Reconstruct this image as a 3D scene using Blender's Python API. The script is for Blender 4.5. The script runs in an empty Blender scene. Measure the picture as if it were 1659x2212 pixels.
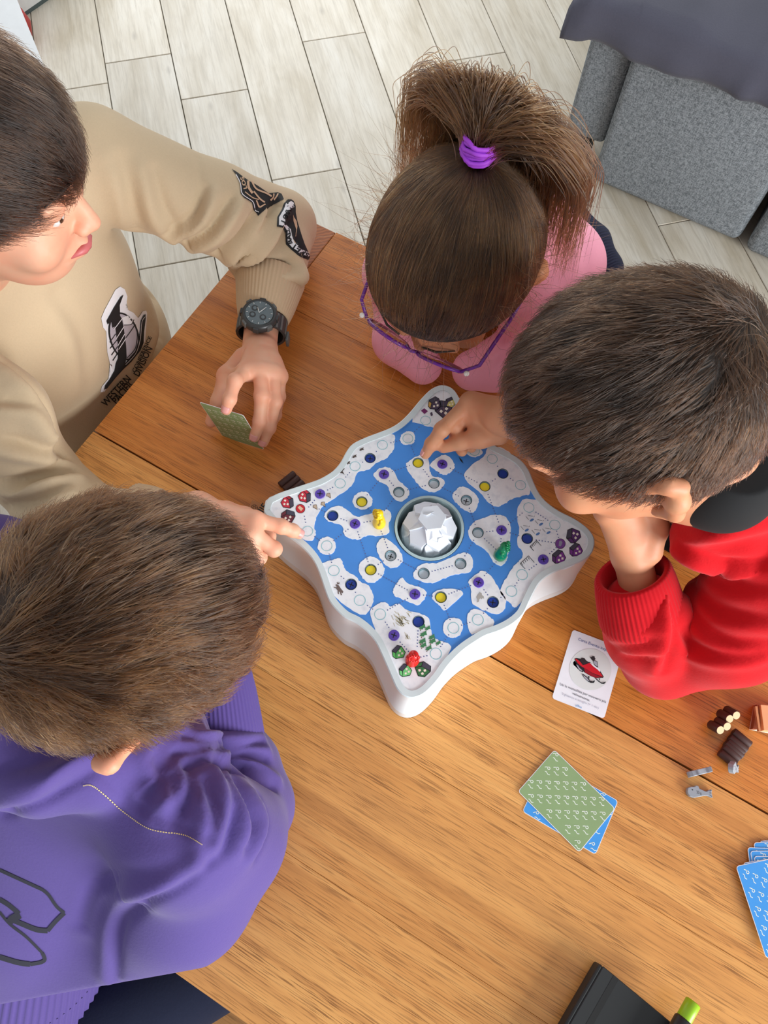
import bpy, bmesh, math, random
import numpy as np
from mathutils import Vector, Matrix
from mathutils.bvhtree import BVHTree

SC = bpy.context.scene
COL = SC.collection
random.seed(7)
RNG = np.random.default_rng(7)

# ------------------------------------------------------------------ camera
W, H, F, HC, TZ = 1659, 2212, 1661.0, 1.647, 0.74      # frame, focal length in px, eye height, table height
_pitch, _roll, _at, _af = [math.radians(a) for a in (67.130, -2.729, -27.767, 106.740)]
_f = np.array([0, math.cos(_pitch), -math.sin(_pitch)]); _r = np.array([1.0, 0, 0]); _d = np.cross(_f, _r)
_c, _s = math.cos(_roll), math.sin(_roll)
CM = np.stack([_c*_r + _s*_d, -_s*_r + _c*_d, _f]) @ np.array([[math.cos(_at), -math.sin(_at), 0], [math.sin(_at), math.cos(_at), 0], [0, 0, 1]])
CAMP = np.array([0, 0, HC])
cam = bpy.data.cameras.new('camera'); camo = bpy.data.objects.new('camera', cam); COL.objects.link(camo)
cam.sensor_fit = 'VERTICAL'; cam.sensor_height = 36; cam.sensor_width = 27; cam.lens = 36*F/H; cam.clip_start = 0.02
camo.matrix_world = Matrix([[CM[0][i], -CM[1][i], -CM[2][i], CAMP[i]] for i in range(3)] + [[0, 0, 0, 1]])
SC.camera = camo

# ------------------------------------------------------------------ light
w = bpy.data.worlds.new('world'); SC.world = w; w.use_nodes = True
bg = w.node_tree.nodes['Background']; bg.inputs[0].default_value = (0.93, 0.96, 1.0, 1); bg.inputs[1].default_value = 0.54
def area(name, loc, target, sx, sy, power, color):
    l = bpy.data.lights.new(name, 'AREA'); l.shape = 'RECTANGLE'; l.size = sx; l.size_y = sy; l.energy = power; l.color = color
    o = bpy.data.objects.new(name, l); COL.objects.link(o); o.location = loc
    o.rotation_euler = (Vector(target) - Vector(loc)).to_track_quat('-Z', 'Y').to_euler()
    return o
area('window_daylight', (3.3, -0.62, 1.6), (0, 0.2, 0.8), 2.2, 1.7, 190, (0.95, 0.98, 1.0))
area('balcony_daylight', (-2.6, 3.2, 1.8), (-0.2, 0.5, 0.7), 2.0, 1.8, 48, (0.93, 0.97, 1.0))
cy = SC.cycles; cy.max_bounces = 5; cy.diffuse_bounces = 3; cy.glossy_bounces = 2; cy.transmission_bounces = 4; cy.transparent_max_bounces = 4; cy.caustics_reflective = False; cy.caustics_refractive = False; cy.use_adaptive_sampling = True; cy.adaptive_threshold = 0.06; cy.adaptive_min_samples = 16
SC.view_settings.view_transform = 'Standard'; SC.view_settings.look = 'None'
SC.view_settings.exposure = 0.24; SC.view_settings.gamma = 1.0; SC.view_settings.use_curve_mapping = False

# ------------------------------------------------------------------ helpers
def ray(px, py):
    v = CM.T @ np.array([(px - W/2)/F, (py - H/2)/F, 1.0]); return v
def P(px, py, z):                                   # photo pixel + real height -> point in the room
    v = ray(px, py); return CAMP + v*((HC - z)/(-v[2]))
def PV(px, py, z): return Vector(P(px, py, z))
def srgb(r, g, b):
    f = lambda c: (c/255/12.92) if c/255 <= 0.04045 else ((c/255 + 0.055)/1.055)**2.4
    return (f(r), f(g), f(b), 1)
class NT:
    def __init__(s, name):
        s.m = bpy.data.materials.new(name); s.m.use_nodes = True; s.t = s.m.node_tree; s.b = s.t.nodes['Principled BSDF']
    def n(s, ty, **k):
        nd = s.t.nodes.new(ty)
        for a, v in k.items():
            if a in nd.inputs: nd.inputs[a].default_value = v
            else: setattr(nd, a, v)
        return nd
    def l(s, a, b): s.t.links.new(a, b)
    def set(s, **k):
        for a, v in k.items(): s.b.inputs[a.replace('_', ' ')].default_value = v
    def coord(s, scale=(1, 1, 1), rot=(0, 0, 0), src='Object'):
        tc = s.n('ShaderNodeTexCoord'); mp = s.n('ShaderNodeMapping'); s.l(tc.outputs[src], mp.inputs[0])
        mp.inputs['Scale'].default_value = scale; mp.inputs['Rotation'].default_value = rot; return mp.outputs[0]
    def noise(s, vec, scale, detail=3, rough=0.5, dist=0.0):
        n = s.n('ShaderNodeTexNoise'); n.inputs['Scale'].default_value = scale; n.inputs['Detail'].default_value = detail
        n.inputs['Roughness'].default_value = rough; n.inputs['Distortion'].default_value = dist
        if vec is not None: s.l(vec, n.inputs['Vector'])
        return n.outputs[0]
    def ramp(s, fac, stops):
        r = s.n('ShaderNodeValToRGB'); e = r.color_ramp.elements
        while len(e) < len(stops): e.new(0.5)
        for el, (p, c) in zip(e, stops): el.position = p; el.color = c if len(c) == 4 else (*c, 1)
        s.l(fac, r.inputs[0]); return r.outputs[0]
    def mix(s, a, b, fac, mode='MIX'):
        m = s.n('ShaderNodeMix'); m.data_type = 'RGBA'; m.blend_type = mode
        for sock, v in ((m.inputs['Factor'], fac), (m.inputs[6], a), (m.inputs[7], b)):
            if hasattr(v, 'is_linked'): s.l(v, sock)
            else: sock.default_value = v
        return m.outputs[2]
    def math(s, op, a, b=0.5):
        m = s.n('ShaderNodeMath'); m.operation = op
        for i, v in enumerate((a, b)):
            if hasattr(v, 'is_linked'): s.l(v, m.inputs[i])
            else: m.inputs[i].default_value = v
        return m.outputs[0]
    def bump(s, height, strength=0.3, dist=0.001):
        b = s.n('ShaderNodeBump'); b.inputs['Strength'].default_value = strength; b.inputs['Distance'].default_value = dist
        s.l(height, b.inputs['Height']); s.l(b.outputs[0], s.b.inputs['Normal'])
_MC = {}
def plain(name, rgb, rough=0.5, spec=0.5, **k):
    if name in _MC: return _MC[name]
    m = NT(name); c = srgb(*rgb); m.set(Roughness=rough); m.b.inputs['Specular IOR Level'].default_value = spec
    n = m.noise(m.coord(), 60, 2)
    m.l(m.mix(tuple(x*0.94 for x in c[:3]) + (1,), tuple(min(1, x*1.05) for x in c[:3]) + (1,), n), m.b.inputs['Base Color'])
    for a, v in k.items(): m.b.inputs[a.replace('_', ' ')].default_value = v
    _MC[name] = m.m; return m.m
def emptyo(name, loc=(0, 0, 0), label=None, cat=None, group=None):
    o = bpy.data.objects.new(name, None); COL.objects.link(o); o.location = loc; o.empty_display_size = 0.05
    o.matrix_world = Matrix.Translation(loc); tag(o, label, cat, group); return o
def tag(o, label=None, cat=None, group=None, kind=None):
    for k, v in (('label', label), ('category', cat), ('group', group), ('kind', kind)):
        if v: o[k] = v
    return o
def link(name, me, mat=None, parent=None, smooth=False):
    o = bpy.data.objects.new(name, me); COL.objects.link(o)
    if mat is not None:
        me.materials.clear()
        for m in (mat if isinstance(mat, (list, tuple)) else [mat]): me.materials.append(m)
    if smooth: me.polygons.foreach_set('use_smooth', [True]*len(me.polygons))
    if parent is not None: o.parent = parent; o.matrix_parent_inverse = PINV(parent)
    return o
def PINV(p):
    m = Matrix.Translation(p.location) if p.parent is None else Matrix.Identity(4)
    q = p
    while q.parent is not None: q = q.parent
    return Matrix.Translation(q.location).inverted() if p.parent is None else Matrix.Identity(4)
def mesh(name, verts, faces):
    me = bpy.data.meshes.new(name); me.from_pydata([tuple(map(float, v)) for v in verts], [], faces); me.update(); return me
def bmo(name, bm, mat, parent=None, smooth=False):
    me = bpy.data.meshes.new(name); bm.to_mesh(me); bm.free(); return link(name, me, mat, parent, smooth)
def bm_box(bm, c, size, rot=None, bevel=0.0, seg=2):
    r = bmesh.ops.create_cube(bm, size=1.0); vs = r['verts']
    bmesh.ops.scale(bm, vec=size, verts=vs)
    if bevel:
        es = list({e for v in vs for e in v.link_edges})
        g = bmesh.ops.bevel(bm, geom=es, offset=bevel, segments=seg, affect='EDGES', profile=0.5); vs = list({v for f in g['faces'] for v in f.verts} | {v for v in vs if v.is_valid})
    if rot is not None: bmesh.ops.rotate(bm, cent=(0, 0, 0), matrix=rot, verts=vs)
    bmesh.ops.translate(bm, vec=c, verts=vs); return vs
def box(name, c, size, mat, parent=None, bevel=0.0, seg=2, rot=None):
    bm = bmesh.new(); bm_box(bm, c, size, rot, bevel, seg); return bmo(name, bm, mat, parent)
def frame_from(z, hint=(0, 0, 1)):
    z = Vector(z).normalized(); h = Vector(hint)
    if abs(z.dot(h)) > 0.98: h = Vector((1, 0, 0))
    x = h.cross(z).normalized(); y = z.cross(x); return x, y, z
def tube_data(pts, rad, n=8, cap=True):
    pts = [Vector(p) for p in pts]; rad = [rad]*len(pts) if not hasattr(rad, '__len__') else rad
    V, Fc = [], []
    x = None
    for i, p in enumerate(pts):
        t = (pts[min(i+1, len(pts)-1)] - pts[max(i-1, 0)]).normalized()
        if x is None: x, y, _ = frame_from(t)
        else:
            x = (x - t*x.dot(t)).normalized(); y = t.cross(x)
        for j in range(n):
            a = 2*math.pi*j/n; V.append(p + (x*math.cos(a) + y*math.sin(a))*rad[i])
    for i in range(len(pts)-1):
        for j in range(n): Fc.append((i*n+j, i*n+(j+1) % n, (i+1)*n+(j+1) % n, (i+1)*n+j))
    if cap: Fc.append(tuple(range(n))[::-1]); Fc.append(tuple(range((len(pts)-1)*n, len(pts)*n)))
    return V, Fc
def tube(name, pts, rad, mat, parent=None, n=8, smooth=True):
    return link(name, mesh(name, *tube_data(pts, rad, n)), mat, parent, smooth)
def merge(parts):
    V, Fc = [], []
    for v, f in parts:
        o = len(V); V += list(v); Fc += [tuple(i+o for i in q) for q in f]
    return V, Fc
def lathe_data(prof, n=24, loc=(0, 0, 0), axis=(0, 0, 1)):
    x, y, z = frame_from(axis); L = Vector(loc); V, Fc = [], []
    for r, h in prof:
        for j in range(n):
            a = 2*math.pi*j/n; V.append(L + (x*math.cos(a) + y*math.sin(a))*r + z*h)
    for i in range(len(prof)-1):
        for j in range(n): Fc.append((i*n+j, i*n+(j+1) % n, (i+1)*n+(j+1) % n, (i+1)*n+j))
    Fc.append(tuple(range(n))[::-1]); Fc.append(tuple(range((len(prof)-1)*n, len(prof)*n)))
    return V, Fc
def lathe(name, prof, mat, parent=None, n=24, loc=(0, 0, 0), axis=(0, 0, 1), smooth=True):
    return link(name, mesh(name, *lathe_data(prof, n, loc, axis)), mat, parent, smooth)
def area2(p): return 0.5*sum(p[i][0]*p[(i+1) % len(p)][1] - p[(i+1) % len(p)][0]*p[i][1] for i in range(len(p)))
def prism_data(poly, z0, z1):
    if area2(poly) < 0: poly = poly[::-1]
    n = len(poly); V = [(p[0], p[1], z0) for p in poly] + [(p[0], p[1], z1) for p in poly]
    Fc = [tuple(range(n))[::-1], tuple(range(n, 2*n))] + [(i, (i+1) % n, n+(i+1) % n, n+i) for i in range(n)]
    return V, Fc
def prism(name, poly, z0, z1, mat, parent=None): return link(name, mesh(name, *prism_data(poly, z0, z1)), mat, parent)
def plate(name, loops, z0, z1, mat, parent=None):         # outline + holes, filled by the curve tessellator
    cu = bpy.data.curves.new('outline', 'CURVE'); cu.dimensions = '2D'; cu.fill_mode = 'BOTH'; cu.extrude = (z1-z0)/2
    for lp in loops:
        sp = cu.splines.new('POLY'); sp.points.add(len(lp)-1); sp.use_cyclic_u = True
        sp.points.foreach_set('co', [c for q in lp for c in (q[0], q[1], 0, 1)])
    o = bpy.data.objects.new('outline', cu); COL.objects.link(o); dg = bpy.context.evaluated_depsgraph_get()
    me = bpy.data.meshes.new_from_object(o.evaluated_get(dg)); bpy.data.objects.remove(o); bpy.data.curves.remove(cu)
    me.transform(Matrix.Translation((0, 0, (z0+z1)/2))); me.name = name
    return link(name, me, mat, parent)
def catmull(pts, sub=6, closed=True):
    p = [np.array(q, float) for q in pts]; n = len(p); out = []
    for i in range(n if closed else n-1):
        g = lambda k: p[k % n] if closed else p[min(max(k, 0), n-1)]
        a, b, c, d = g(i-1), g(i), g(i+1), g(i+2)
        for k in range(sub):
            t = k/sub; out.append(0.5*((2*b) + (-a+c)*t + (2*a-5*b+4*c-d)*t*t + (-a+3*b-3*c+d)*t**3))
    if not closed: out.append(p[-1])
    return out
def offset_poly(poly, d):                               # inward for d > 0 (counter-clockwise outline)
    p = [np.array(q[:2], float) for q in poly]
    if area2(p) < 0: p = p[::-1]
    n = len(p); out = []
    for i in range(n):
        t = p[(i+1) % n] - p[i-1]; t /= (np.linalg.norm(t) + 1e-12); out.append(p[i] + np.array([-t[1], t[0]])*d)
    return out
def circle(cx, cy, r, n=24): return [(cx + r*math.cos(2*math.pi*i/n), cy + r*math.sin(2*math.pi*i/n)) for i in range(n)]
def strip2(pts, wd, closed=False):                       # flat ribbon polygon pieces along a 2D path -> quads
    p = [np.array(q[:2], float) for q in pts]; n = len(p); L, R = [], []
    for i in range(n):
        a = p[i-1] if (i or closed) else p[i]; b = p[(i+1) % n] if (i < n-1 or closed) else p[i]
        t = b-a; t /= (np.linalg.norm(t)+1e-12); nn = np.array([-t[1], t[0]])*wd/2; L.append(p[i]+nn); R.append(p[i]-nn)
    return L, R, [(i, (i+1) % n) for i in range(n if closed else n-1)]
def flat_strips(paths, wd, z):
    V, Fc = [], []
    for pth in paths:
        closed = False
        if pth and isinstance(pth, tuple) and pth[0] == 'c': closed, pth = True, pth[1]
        L, R, E = strip2(pth, wd, closed); o = len(V); n = len(L)
        V += [(q[0], q[1], z) for q in L] + [(q[0], q[1], z) for q in R]
        Fc += [(o+i, o+n+i, o+n+j, o+j) for i, j in E]
    return V, Fc
def text_mesh(s, size, bold=0.0, align='CENTER'):
    cu = bpy.data.curves.new('text', 'FONT'); cu.body = s; cu.size = size; cu.align_x = align; cu.align_y = 'CENTER'; cu.offset = bold; cu.resolution_u = 3
    o = bpy.data.objects.new('text', cu); COL.objects.link(o); dg = bpy.context.evaluated_depsgraph_get()
    me = bpy.data.meshes.new_from_object(o.evaluated_get(dg)); bpy.data.objects.remove(o); bpy.data.curves.remove(cu); return me

# ------------------------------------------------------------------ implicit surfaces for bodies and cloth
class Vol:
    def __init__(s, lo, hi, h):
        s.lo = np.array(lo, float); s.h = h; s.n = np.ceil((np.array(hi)-s.lo)/h).astype(int)+1
        s.ax = [(s.lo[i] + h*np.arange(s.n[i])).astype(np.float32) for i in range(3)]
        s.D = np.full(s.n, 0.06, np.float32)
    def _sub(s, lo, hi, m):
        sl = []
        for i in range(3):
            a = int(max(0, math.floor((lo[i]-m-s.lo[i])/s.h))); b = int(min(s.n[i], math.ceil((hi[i]+m-s.lo[i])/s.h)+1))
            if b <= a: return None
            sl.append(slice(a, b))
        X = s.ax[0][sl[0]][:, None, None]; Y = s.ax[1][sl[1]][None, :, None]; Z = s.ax[2][sl[2]][None, None, :]
        return tuple(sl), X, Y, Z
    def _comb(s, sl, d, k, op):
        a = s.D[sl]
        if op == 'add':
            hh = np.maximum(k-np.abs(a-d), 0)/max(k, 1e-6); s.D[sl] = np.minimum(a, d)-hh*hh*k*0.25
        else:
            hh = np.maximum(k-np.abs(a+d), 0)/max(k, 1e-6); s.D[sl] = np.maximum(a, -d)+hh*hh*k*0.25
    def cone(s, a, b, ra, rb, k=0.01, op='add', flat=None):
        a = np.array(a, float); b = np.array(b, float); R = max(ra, rb); m = k+s.h*2+(R*(0.0 if flat is None else max(0, 1/flat[1]-1)))
        q = s._sub(np.minimum(a, b)-R, np.maximum(a, b)+R, m)
        if q is None: return
        sl, X, Y, Z = q; X = X-np.float32(a[0]); Y = Y-np.float32(a[1]); Z = Z-np.float32(a[2]); v = b-a
        if flat is not None:
            n = np.array(flat[0], float); n /= np.linalg.norm(n); e = (X*n[0]+Y*n[1]+Z*n[2])*(flat[1]-1)
            X = X+e*n[0]; Y = Y+e*n[1]; Z = Z+e*n[2]; v = v+n*(v@n)*(flat[1]-1)
        t = np.clip((X*v[0]+Y*v[1]+Z*v[2])/(v@v+1e-12), 0, 1).astype(np.float32)
        d = np.sqrt((X-t*v[0])**2+(Y-t*v[1])**2+(Z-t*v[2])**2)-(ra+(rb-ra)*t)
        s._comb(sl, d.astype(np.float32), k, op)
    def chain(s, pts, rad, k=0.01, op='add', flat=None):
        rad = [rad]*len(pts) if not hasattr(rad, '__len__') else rad
        for i in range(len(pts)-1): s.cone(pts[i], pts[i+1], rad[i], rad[i+1], k, op, flat)
    def ell(s, c, r, R=None, k=0.01, op='add'):
        r = np.array(r, float); q = s._sub(np.array(c)-r.max(), np.array(c)+r.max(), k+s.h*2)
        if q is None: return
        sl, X, Y, Z = q; X = X-np.float32(c[0]); Y = Y-np.float32(c[1]); Z = Z-np.float32(c[2])
        if R is not None: X, Y, Z = [X*R[0][i]+Y*R[1][i]+Z*R[2][i] for i in range(3)]     # columns of R = local axes
        k0 = np.sqrt((X/r[0])**2+(Y/r[1])**2+(Z/r[2])**2)+1e-6; k1 = np.sqrt((X/r[0]**2)**2+(Y/r[1]**2)**2+(Z/r[2]**2)**2)+1e-6
        s._comb(sl, (k0*(k0-1)/k1).astype(np.float32), k, op)
    def wrinkle(s, amp, freq, seed=0, aniso=(1, 1, 1)):
        g = np.random.default_rng(seed); X, Y, Z = s.ax[0][:, None, None], s.ax[1][None, :, None], s.ax[2][None, None, :]
        out = 0
        for i in range(5):
            v = g.normal(size=3)*np.array(aniso); v = v/np.linalg.norm(v)*freq*(0.7+0.35*i); u = g.normal(size=3); u = u/np.linalg.norm(u)*freq*0.35
            out = out + np.sin(X*v[0]+Y*v[1]+Z*v[2]+g.uniform(0, 6)+1.8*np.sin(X*u[0]+Y*u[1]+Z*u[2]+g.uniform(0, 6)))/(1+i*0.6)
        s.D = s.D + (amp*out/2.2).astype(np.float32)
    def clip(s, pt, nrm):                                # keep the side the normal points to
        X, Y, Z = s.ax[0][:, None, None], s.ax[1][None, :, None], s.ax[2][None, None, :]
        n = np.array(nrm, float)/np.linalg.norm(nrm); d = -((X-pt[0])*n[0]+(Y-pt[1])*n[1]+(Z-pt[2])*n[2]); s.D = np.maximum(s.D, d.astype(np.float32))
    def mesh(s, name='surface', smooth=0):
        D = s.D; D[0] = D[-1] = 1; D[:, 0] = D[:, -1] = 1; D[:, :, 0] = D[:, :, -1] = 1
        I = D < 0; c = np.zeros(np.array(D.shape)-1, np.int8)
        for dx in (0, 1):
            for dy in (0, 1):
                for dz in (0, 1): c += I[dx:D.shape[0]-1+dx, dy:D.shape[1]-1+dy, dz:D.shape[2]-1+dz]
        mixed = (c > 0) & (c < 8); idx = np.argwhere(mixed); N = len(idx)
        vid = np.full(mixed.shape, -1, np.int32); vid[mixed] = np.arange(N)
        off = np.array([(a, b, e) for a in (0, 1) for b in (0, 1) for e in (0, 1)])
        cv = np.stack([D[idx[:, 0]+o[0], idx[:, 1]+o[1], idx[:, 2]+o[2]] for o in off], 1)
        acc = np.zeros((N, 3)); cnt = np.zeros(N)
        for a in range(8):
            for b in range(a+1, 8):
                if np.abs(off[a]-off[b]).sum() != 1: continue
                m = (cv[:, a] < 0) != (cv[:, b] < 0); t = cv[m, a]/(cv[m, a]-cv[m, b])
                acc[m] += off[a]+t[:, None]*(off[b]-off[a]); cnt[m] += 1
        V = (idx+acc/np.maximum(cnt, 1)[:, None])*s.h+s.lo
        Q = []
        for ax in range(3):
            o1, o2 = [(1, 2), (2, 0), (0, 1)][ax]; n = D.shape; sl0 = [slice(1, n[i]-1) for i in range(3)]; sl0[ax] = slice(0, n[ax]-1)
            sl1 = list(sl0); sl1[ax] = slice(1, n[ax]); A, B = I[tuple(sl0)], I[tuple(sl1)]
            e = np.argwhere(A != B); flip = A[A != B]
            e = e + np.array([0 if i == ax else 1 for i in range(3)])
            d1 = np.eye(3, dtype=int)[o1]; d2 = np.eye(3, dtype=int)[o2]
            q = np.stack([vid[tuple((e-d1-d2).T)], vid[tuple((e-d2).T)], vid[tuple(e.T)], vid[tuple((e-d1).T)]], 1)
            q[~flip] = q[~flip][:, ::-1]; Q.append(q)
        Q = np.concatenate(Q)
        for _ in range(smooth):
            S = np.zeros_like(V); C = np.zeros(len(V))
            for i in range(4):
                a, b = Q[:, i], Q[:, (i+1) % 4]
                for ax in range(3): S[:, ax] += np.bincount(a, V[b, ax], len(V)) + np.bincount(b, V[a, ax], len(V))
                C += np.bincount(a, minlength=len(V)) + np.bincount(b, minlength=len(V))
            V = 0.5*V+0.5*S/np.maximum(C, 1)[:, None]
        return V, Q
def np_mesh(name, V, Q):
    me = bpy.data.meshes.new(name); n = len(Q); k = Q.shape[1]
    me.vertices.add(len(V)); me.vertices.foreach_set('co', np.asarray(V, np.float32).ravel())
    me.loops.add(n*k); me.loops.foreach_set('vertex_index', np.asarray(Q, np.int32).ravel())
    me.polygons.add(n); me.polygons.foreach_set('loop_start', np.arange(0, n*k, k, dtype=np.int32))
    me.update(calc_edges=True); me.validate(); return me
def cat_np(parts):
    Vs, Qs, o = [], [], 0
    for V, Q in parts: Vs.append(V); Qs.append(Q+o); o += len(V)
    return np.concatenate(Vs), np.concatenate(Qs)
# ================================================================== materials of the setting
def oak(name, light, mid, dark, seed=0.0, along=0, rough=0.33, spec=0.5):
    m = NT(name); tc = m.n('ShaderNodeTexCoord'); mp = m.n('ShaderNodeMapping'); m.l(tc.outputs['Object'], mp.inputs[0])
    oi = m.n('ShaderNodeObjectInfo'); cb = m.n('ShaderNodeCombineXYZ'); m.l(m.math('MULTIPLY', oi.outputs['Random'], 23.0), cb.inputs[0]); m.l(m.math('MULTIPLY', oi.outputs['Random'], 51.0), cb.inputs[1])
    m.l(cb.outputs[0], mp.inputs['Location'])
    mp.inputs['Rotation'].default_value = (0, 0, math.radians(90 if along else 0))
    def sc(x, y, z):
        k = m.n('ShaderNodeMapping'); k.inputs['Scale'].default_value = (x, y, z); m.l(mp.outputs[0], k.inputs[0]); return k.outputs[0]
    broad = m.noise(sc(1.1, 9, 3), 1.6, 4, 0.55, 0.4)               # board-wide figure
    bands = m.noise(sc(1.1, 40, 20), 1.5, 4, 0.6, 0.5)             # growth rings
    pores = m.noise(sc(22, 820, 200), 1.0, 2, 0.6, 0.1)             # fine dark pores
    pmask = m.noise(sc(0.8, 62, 20), 1.0, 3, 0.5, 0.3)
    c1 = m.ramp(bands, [(0.28, dark), (0.5, mid), (0.72, light)])
    c2 = m.ramp(broad, [(0.3, tuple(x*0.80 for x in mid[:3]) + (1,)), (0.62, light)])
    c = m.mix(c1, c2, 0.45)
    pf = m.math('MULTIPLY', m.ramp(pores, [(0.39, (1, 1, 1, 1)), (0.49, (0, 0, 0, 1))]), m.ramp(pmask, [(0.35, (0.22,)*3+(1,)), (0.65, (0.75,)*3+(1,))]))
    c = m.mix(c, tuple(x*0.45 for x in dark[:3]) + (1,), pf)
    m.l(c, m.b.inputs['Base Color']); m.set(Roughness=rough); m.b.inputs['Specular IOR Level'].default_value = spec
    m.bump(m.math('SUBTRACT', bands, pf), 0.10, 0.0006); return m.m
M_OAK = oak('oak_table', srgb(240, 180, 106), srgb(220, 150, 78), srgb(170, 102, 44))
M_OAK2 = oak('oak_table_far_leaf', srgb(228, 154, 78), srgb(204, 122, 48), srgb(156, 82, 26), 3.1)
M_OAKB = oak('oak_bench', srgb(200, 150, 92), srgb(176, 122, 66), srgb(138, 88, 44), 7.7)
def end_grain():
    m = NT('oak_end_grain'); v = m.coord((1, 1, 0)); wv = m.n('ShaderNodeTexWave'); wv.wave_type = 'RINGS'; wv.rings_direction = 'Z'
    mp = m.n('ShaderNodeMapping'); mp.inputs['Location'].default_value = (0.60, -0.80, 0); m.l(v, mp.inputs[0]); m.l(mp.outputs[0], wv.inputs[0])
    wv.inputs['Scale'].default_value = 55; wv.inputs['Distortion'].default_value = 3; wv.inputs['Detail Scale'].default_value = 2
    m.l(m.ramp(wv.outputs[0], [(0.2, srgb(150, 84, 36)), (0.8, srgb(178, 104, 48))]), m.b.inputs['Base Color']); m.set(Roughness=0.45); return m.m
M_END = end_grain()
def tile_mat():
    m = NT('porcelain_wood_tile'); oi = m.n('ShaderNodeObjectInfo'); tc = m.n('ShaderNodeTexCoord')
    ad = m.n('ShaderNodeVectorMath'); ad.operation = 'ADD'; m.l(tc.outputs['Object'], ad.inputs[0])
    cb = m.n('ShaderNodeCombineXYZ'); m.l(m.math('MULTIPLY', oi.outputs['Random'], 37.0), cb.inputs[0]); m.l(m.math('MULTIPLY', oi.outputs['Random'], 19.0), cb.inputs[1]); m.l(cb.outputs[0], ad.inputs[1])
    def sc(x, y): k = m.n('ShaderNodeMapping'); k.inputs['Scale'].default_value = (x, y, 1); m.l(ad.outputs[0], k.inputs[0]); return k.outputs[0]
    cloud = m.noise(sc(2.2, 7), 1.5, 4, 0.55, 0.5); grain = m.noise(sc(3.5, 60), 1.6, 5, 0.62, 0.7); fine = m.noise(sc(16, 260), 1.0, 3, 0.6)
    c = m.ramp(cloud, [(0.30, srgb(192, 180, 158)), (0.52, srgb(212, 203, 186)), (0.72, srgb(223, 217, 204))])
    c = m.mix(c, srgb(160, 148, 128), m.ramp(grain, [(0.36, (0.32,)*3+(1,)), (0.52, (0, 0, 0, 1))]))
    c = m.mix(c, srgb(228, 225, 216), m.ramp(grain, [(0.56, (0, 0, 0, 1)), (0.75, (0.35,)*3+(1,))]))
    c = m.mix(c, srgb(150, 140, 122), m.math('MULTIPLY', m.ramp(fine, [(0.3, (1,)*3+(1,)), (0.45, (0, 0, 0, 1))]), 0.22))
    k = m.n('ShaderNodeTexVoronoi'); m.l(sc(3.2, 7.5), k.inputs['Vector']); k.inputs['Scale'].default_value = 1.1
    c = m.mix(c, srgb(130, 120, 108), m.math('MULTIPLY', m.ramp(k.outputs['Distance'], [(0.0, (1,)*3+(1,)), (0.09, (0, 0, 0, 1))]), 0.5))
    hs = m.n('ShaderNodeHueSaturation'); m.l(c, hs.inputs['Color']); m.l(m.math('ADD', m.math('MULTIPLY', oi.outputs['Random'], 0.16), 0.9), hs.inputs['Value'])
    m.l(hs.outputs[0], m.b.inputs['Base Color']); m.set(Roughness=0.42); m.bump(grain, 0.12, 0.0008); return m.m
M_TILE = tile_mat()
def weave(name, lo, hi, scale=900, rough=0.92, bump=0.5, stretch=(1, 5, 1), dist=0.0008, mixn=0.5):
    m = NT(name); a = m.noise(m.coord(stretch), scale/3, 3, 0.65); b = m.noise(m.coord(stretch[::-1] if stretch[0] != stretch[2] else (stretch[1], stretch[0], stretch[1])), scale/3, 3, 0.65)
    f = m.math('MULTIPLY', m.math('ADD', a, b), 0.5); m.l(m.ramp(f, [(0.41, lo), (0.59, hi)]), m.b.inputs['Base Color'])
    m.set(Roughness=rough); m.b.inputs['Specular IOR Level'].default_value = 0.2; m.bump(f, bump, dist); return m.m
M_SOFA = weave('grey_upholstery', srgb(92, 97, 102), srgb(150, 156, 161), 330, stretch=(0.7, 0.7, 4.5), bump=0.6, dist=0.0012)
def fleece(name, rgb, bump=0.5, scale=350, sheen=0.5, var=0.18):
    m = NT(name); c = srgb(*rgb); v = m.coord(); a = m.noise(v, scale, 3, 0.6); b = m.noise(v, 7, 3, 0.5)
    c1 = m.mix(tuple(x*(1-var) for x in c[:3]) + (1,), tuple(min(1, x*(1+var)) for x in c[:3]) + (1,), m.math('MULTIPLY', m.math('ADD', a, b), 0.5))
    m.l(c1, m.b.inputs['Base Color']); m.set(Roughness=0.95); m.b.inputs['Specular IOR Level'].default_value = 0.12
    m.b.inputs['Sheen Weight'].default_value = sheen*0.35; m.b.inputs['Sheen Roughness'].default_value = 0.5; m.bump(a, bump, 0.0006); return m.m
M_BLANKET = fleece('dark_fleece', (82, 82, 94), 0.7, 260, 0.25)
M_WHITE = plain('white_lacquer', (236, 238, 238), 0.4)
M_BLACK = plain('black_plastic', (24, 24, 25), 0.45)
M_GROUT = plain('grout', (112, 106, 92), 0.9)

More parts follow.
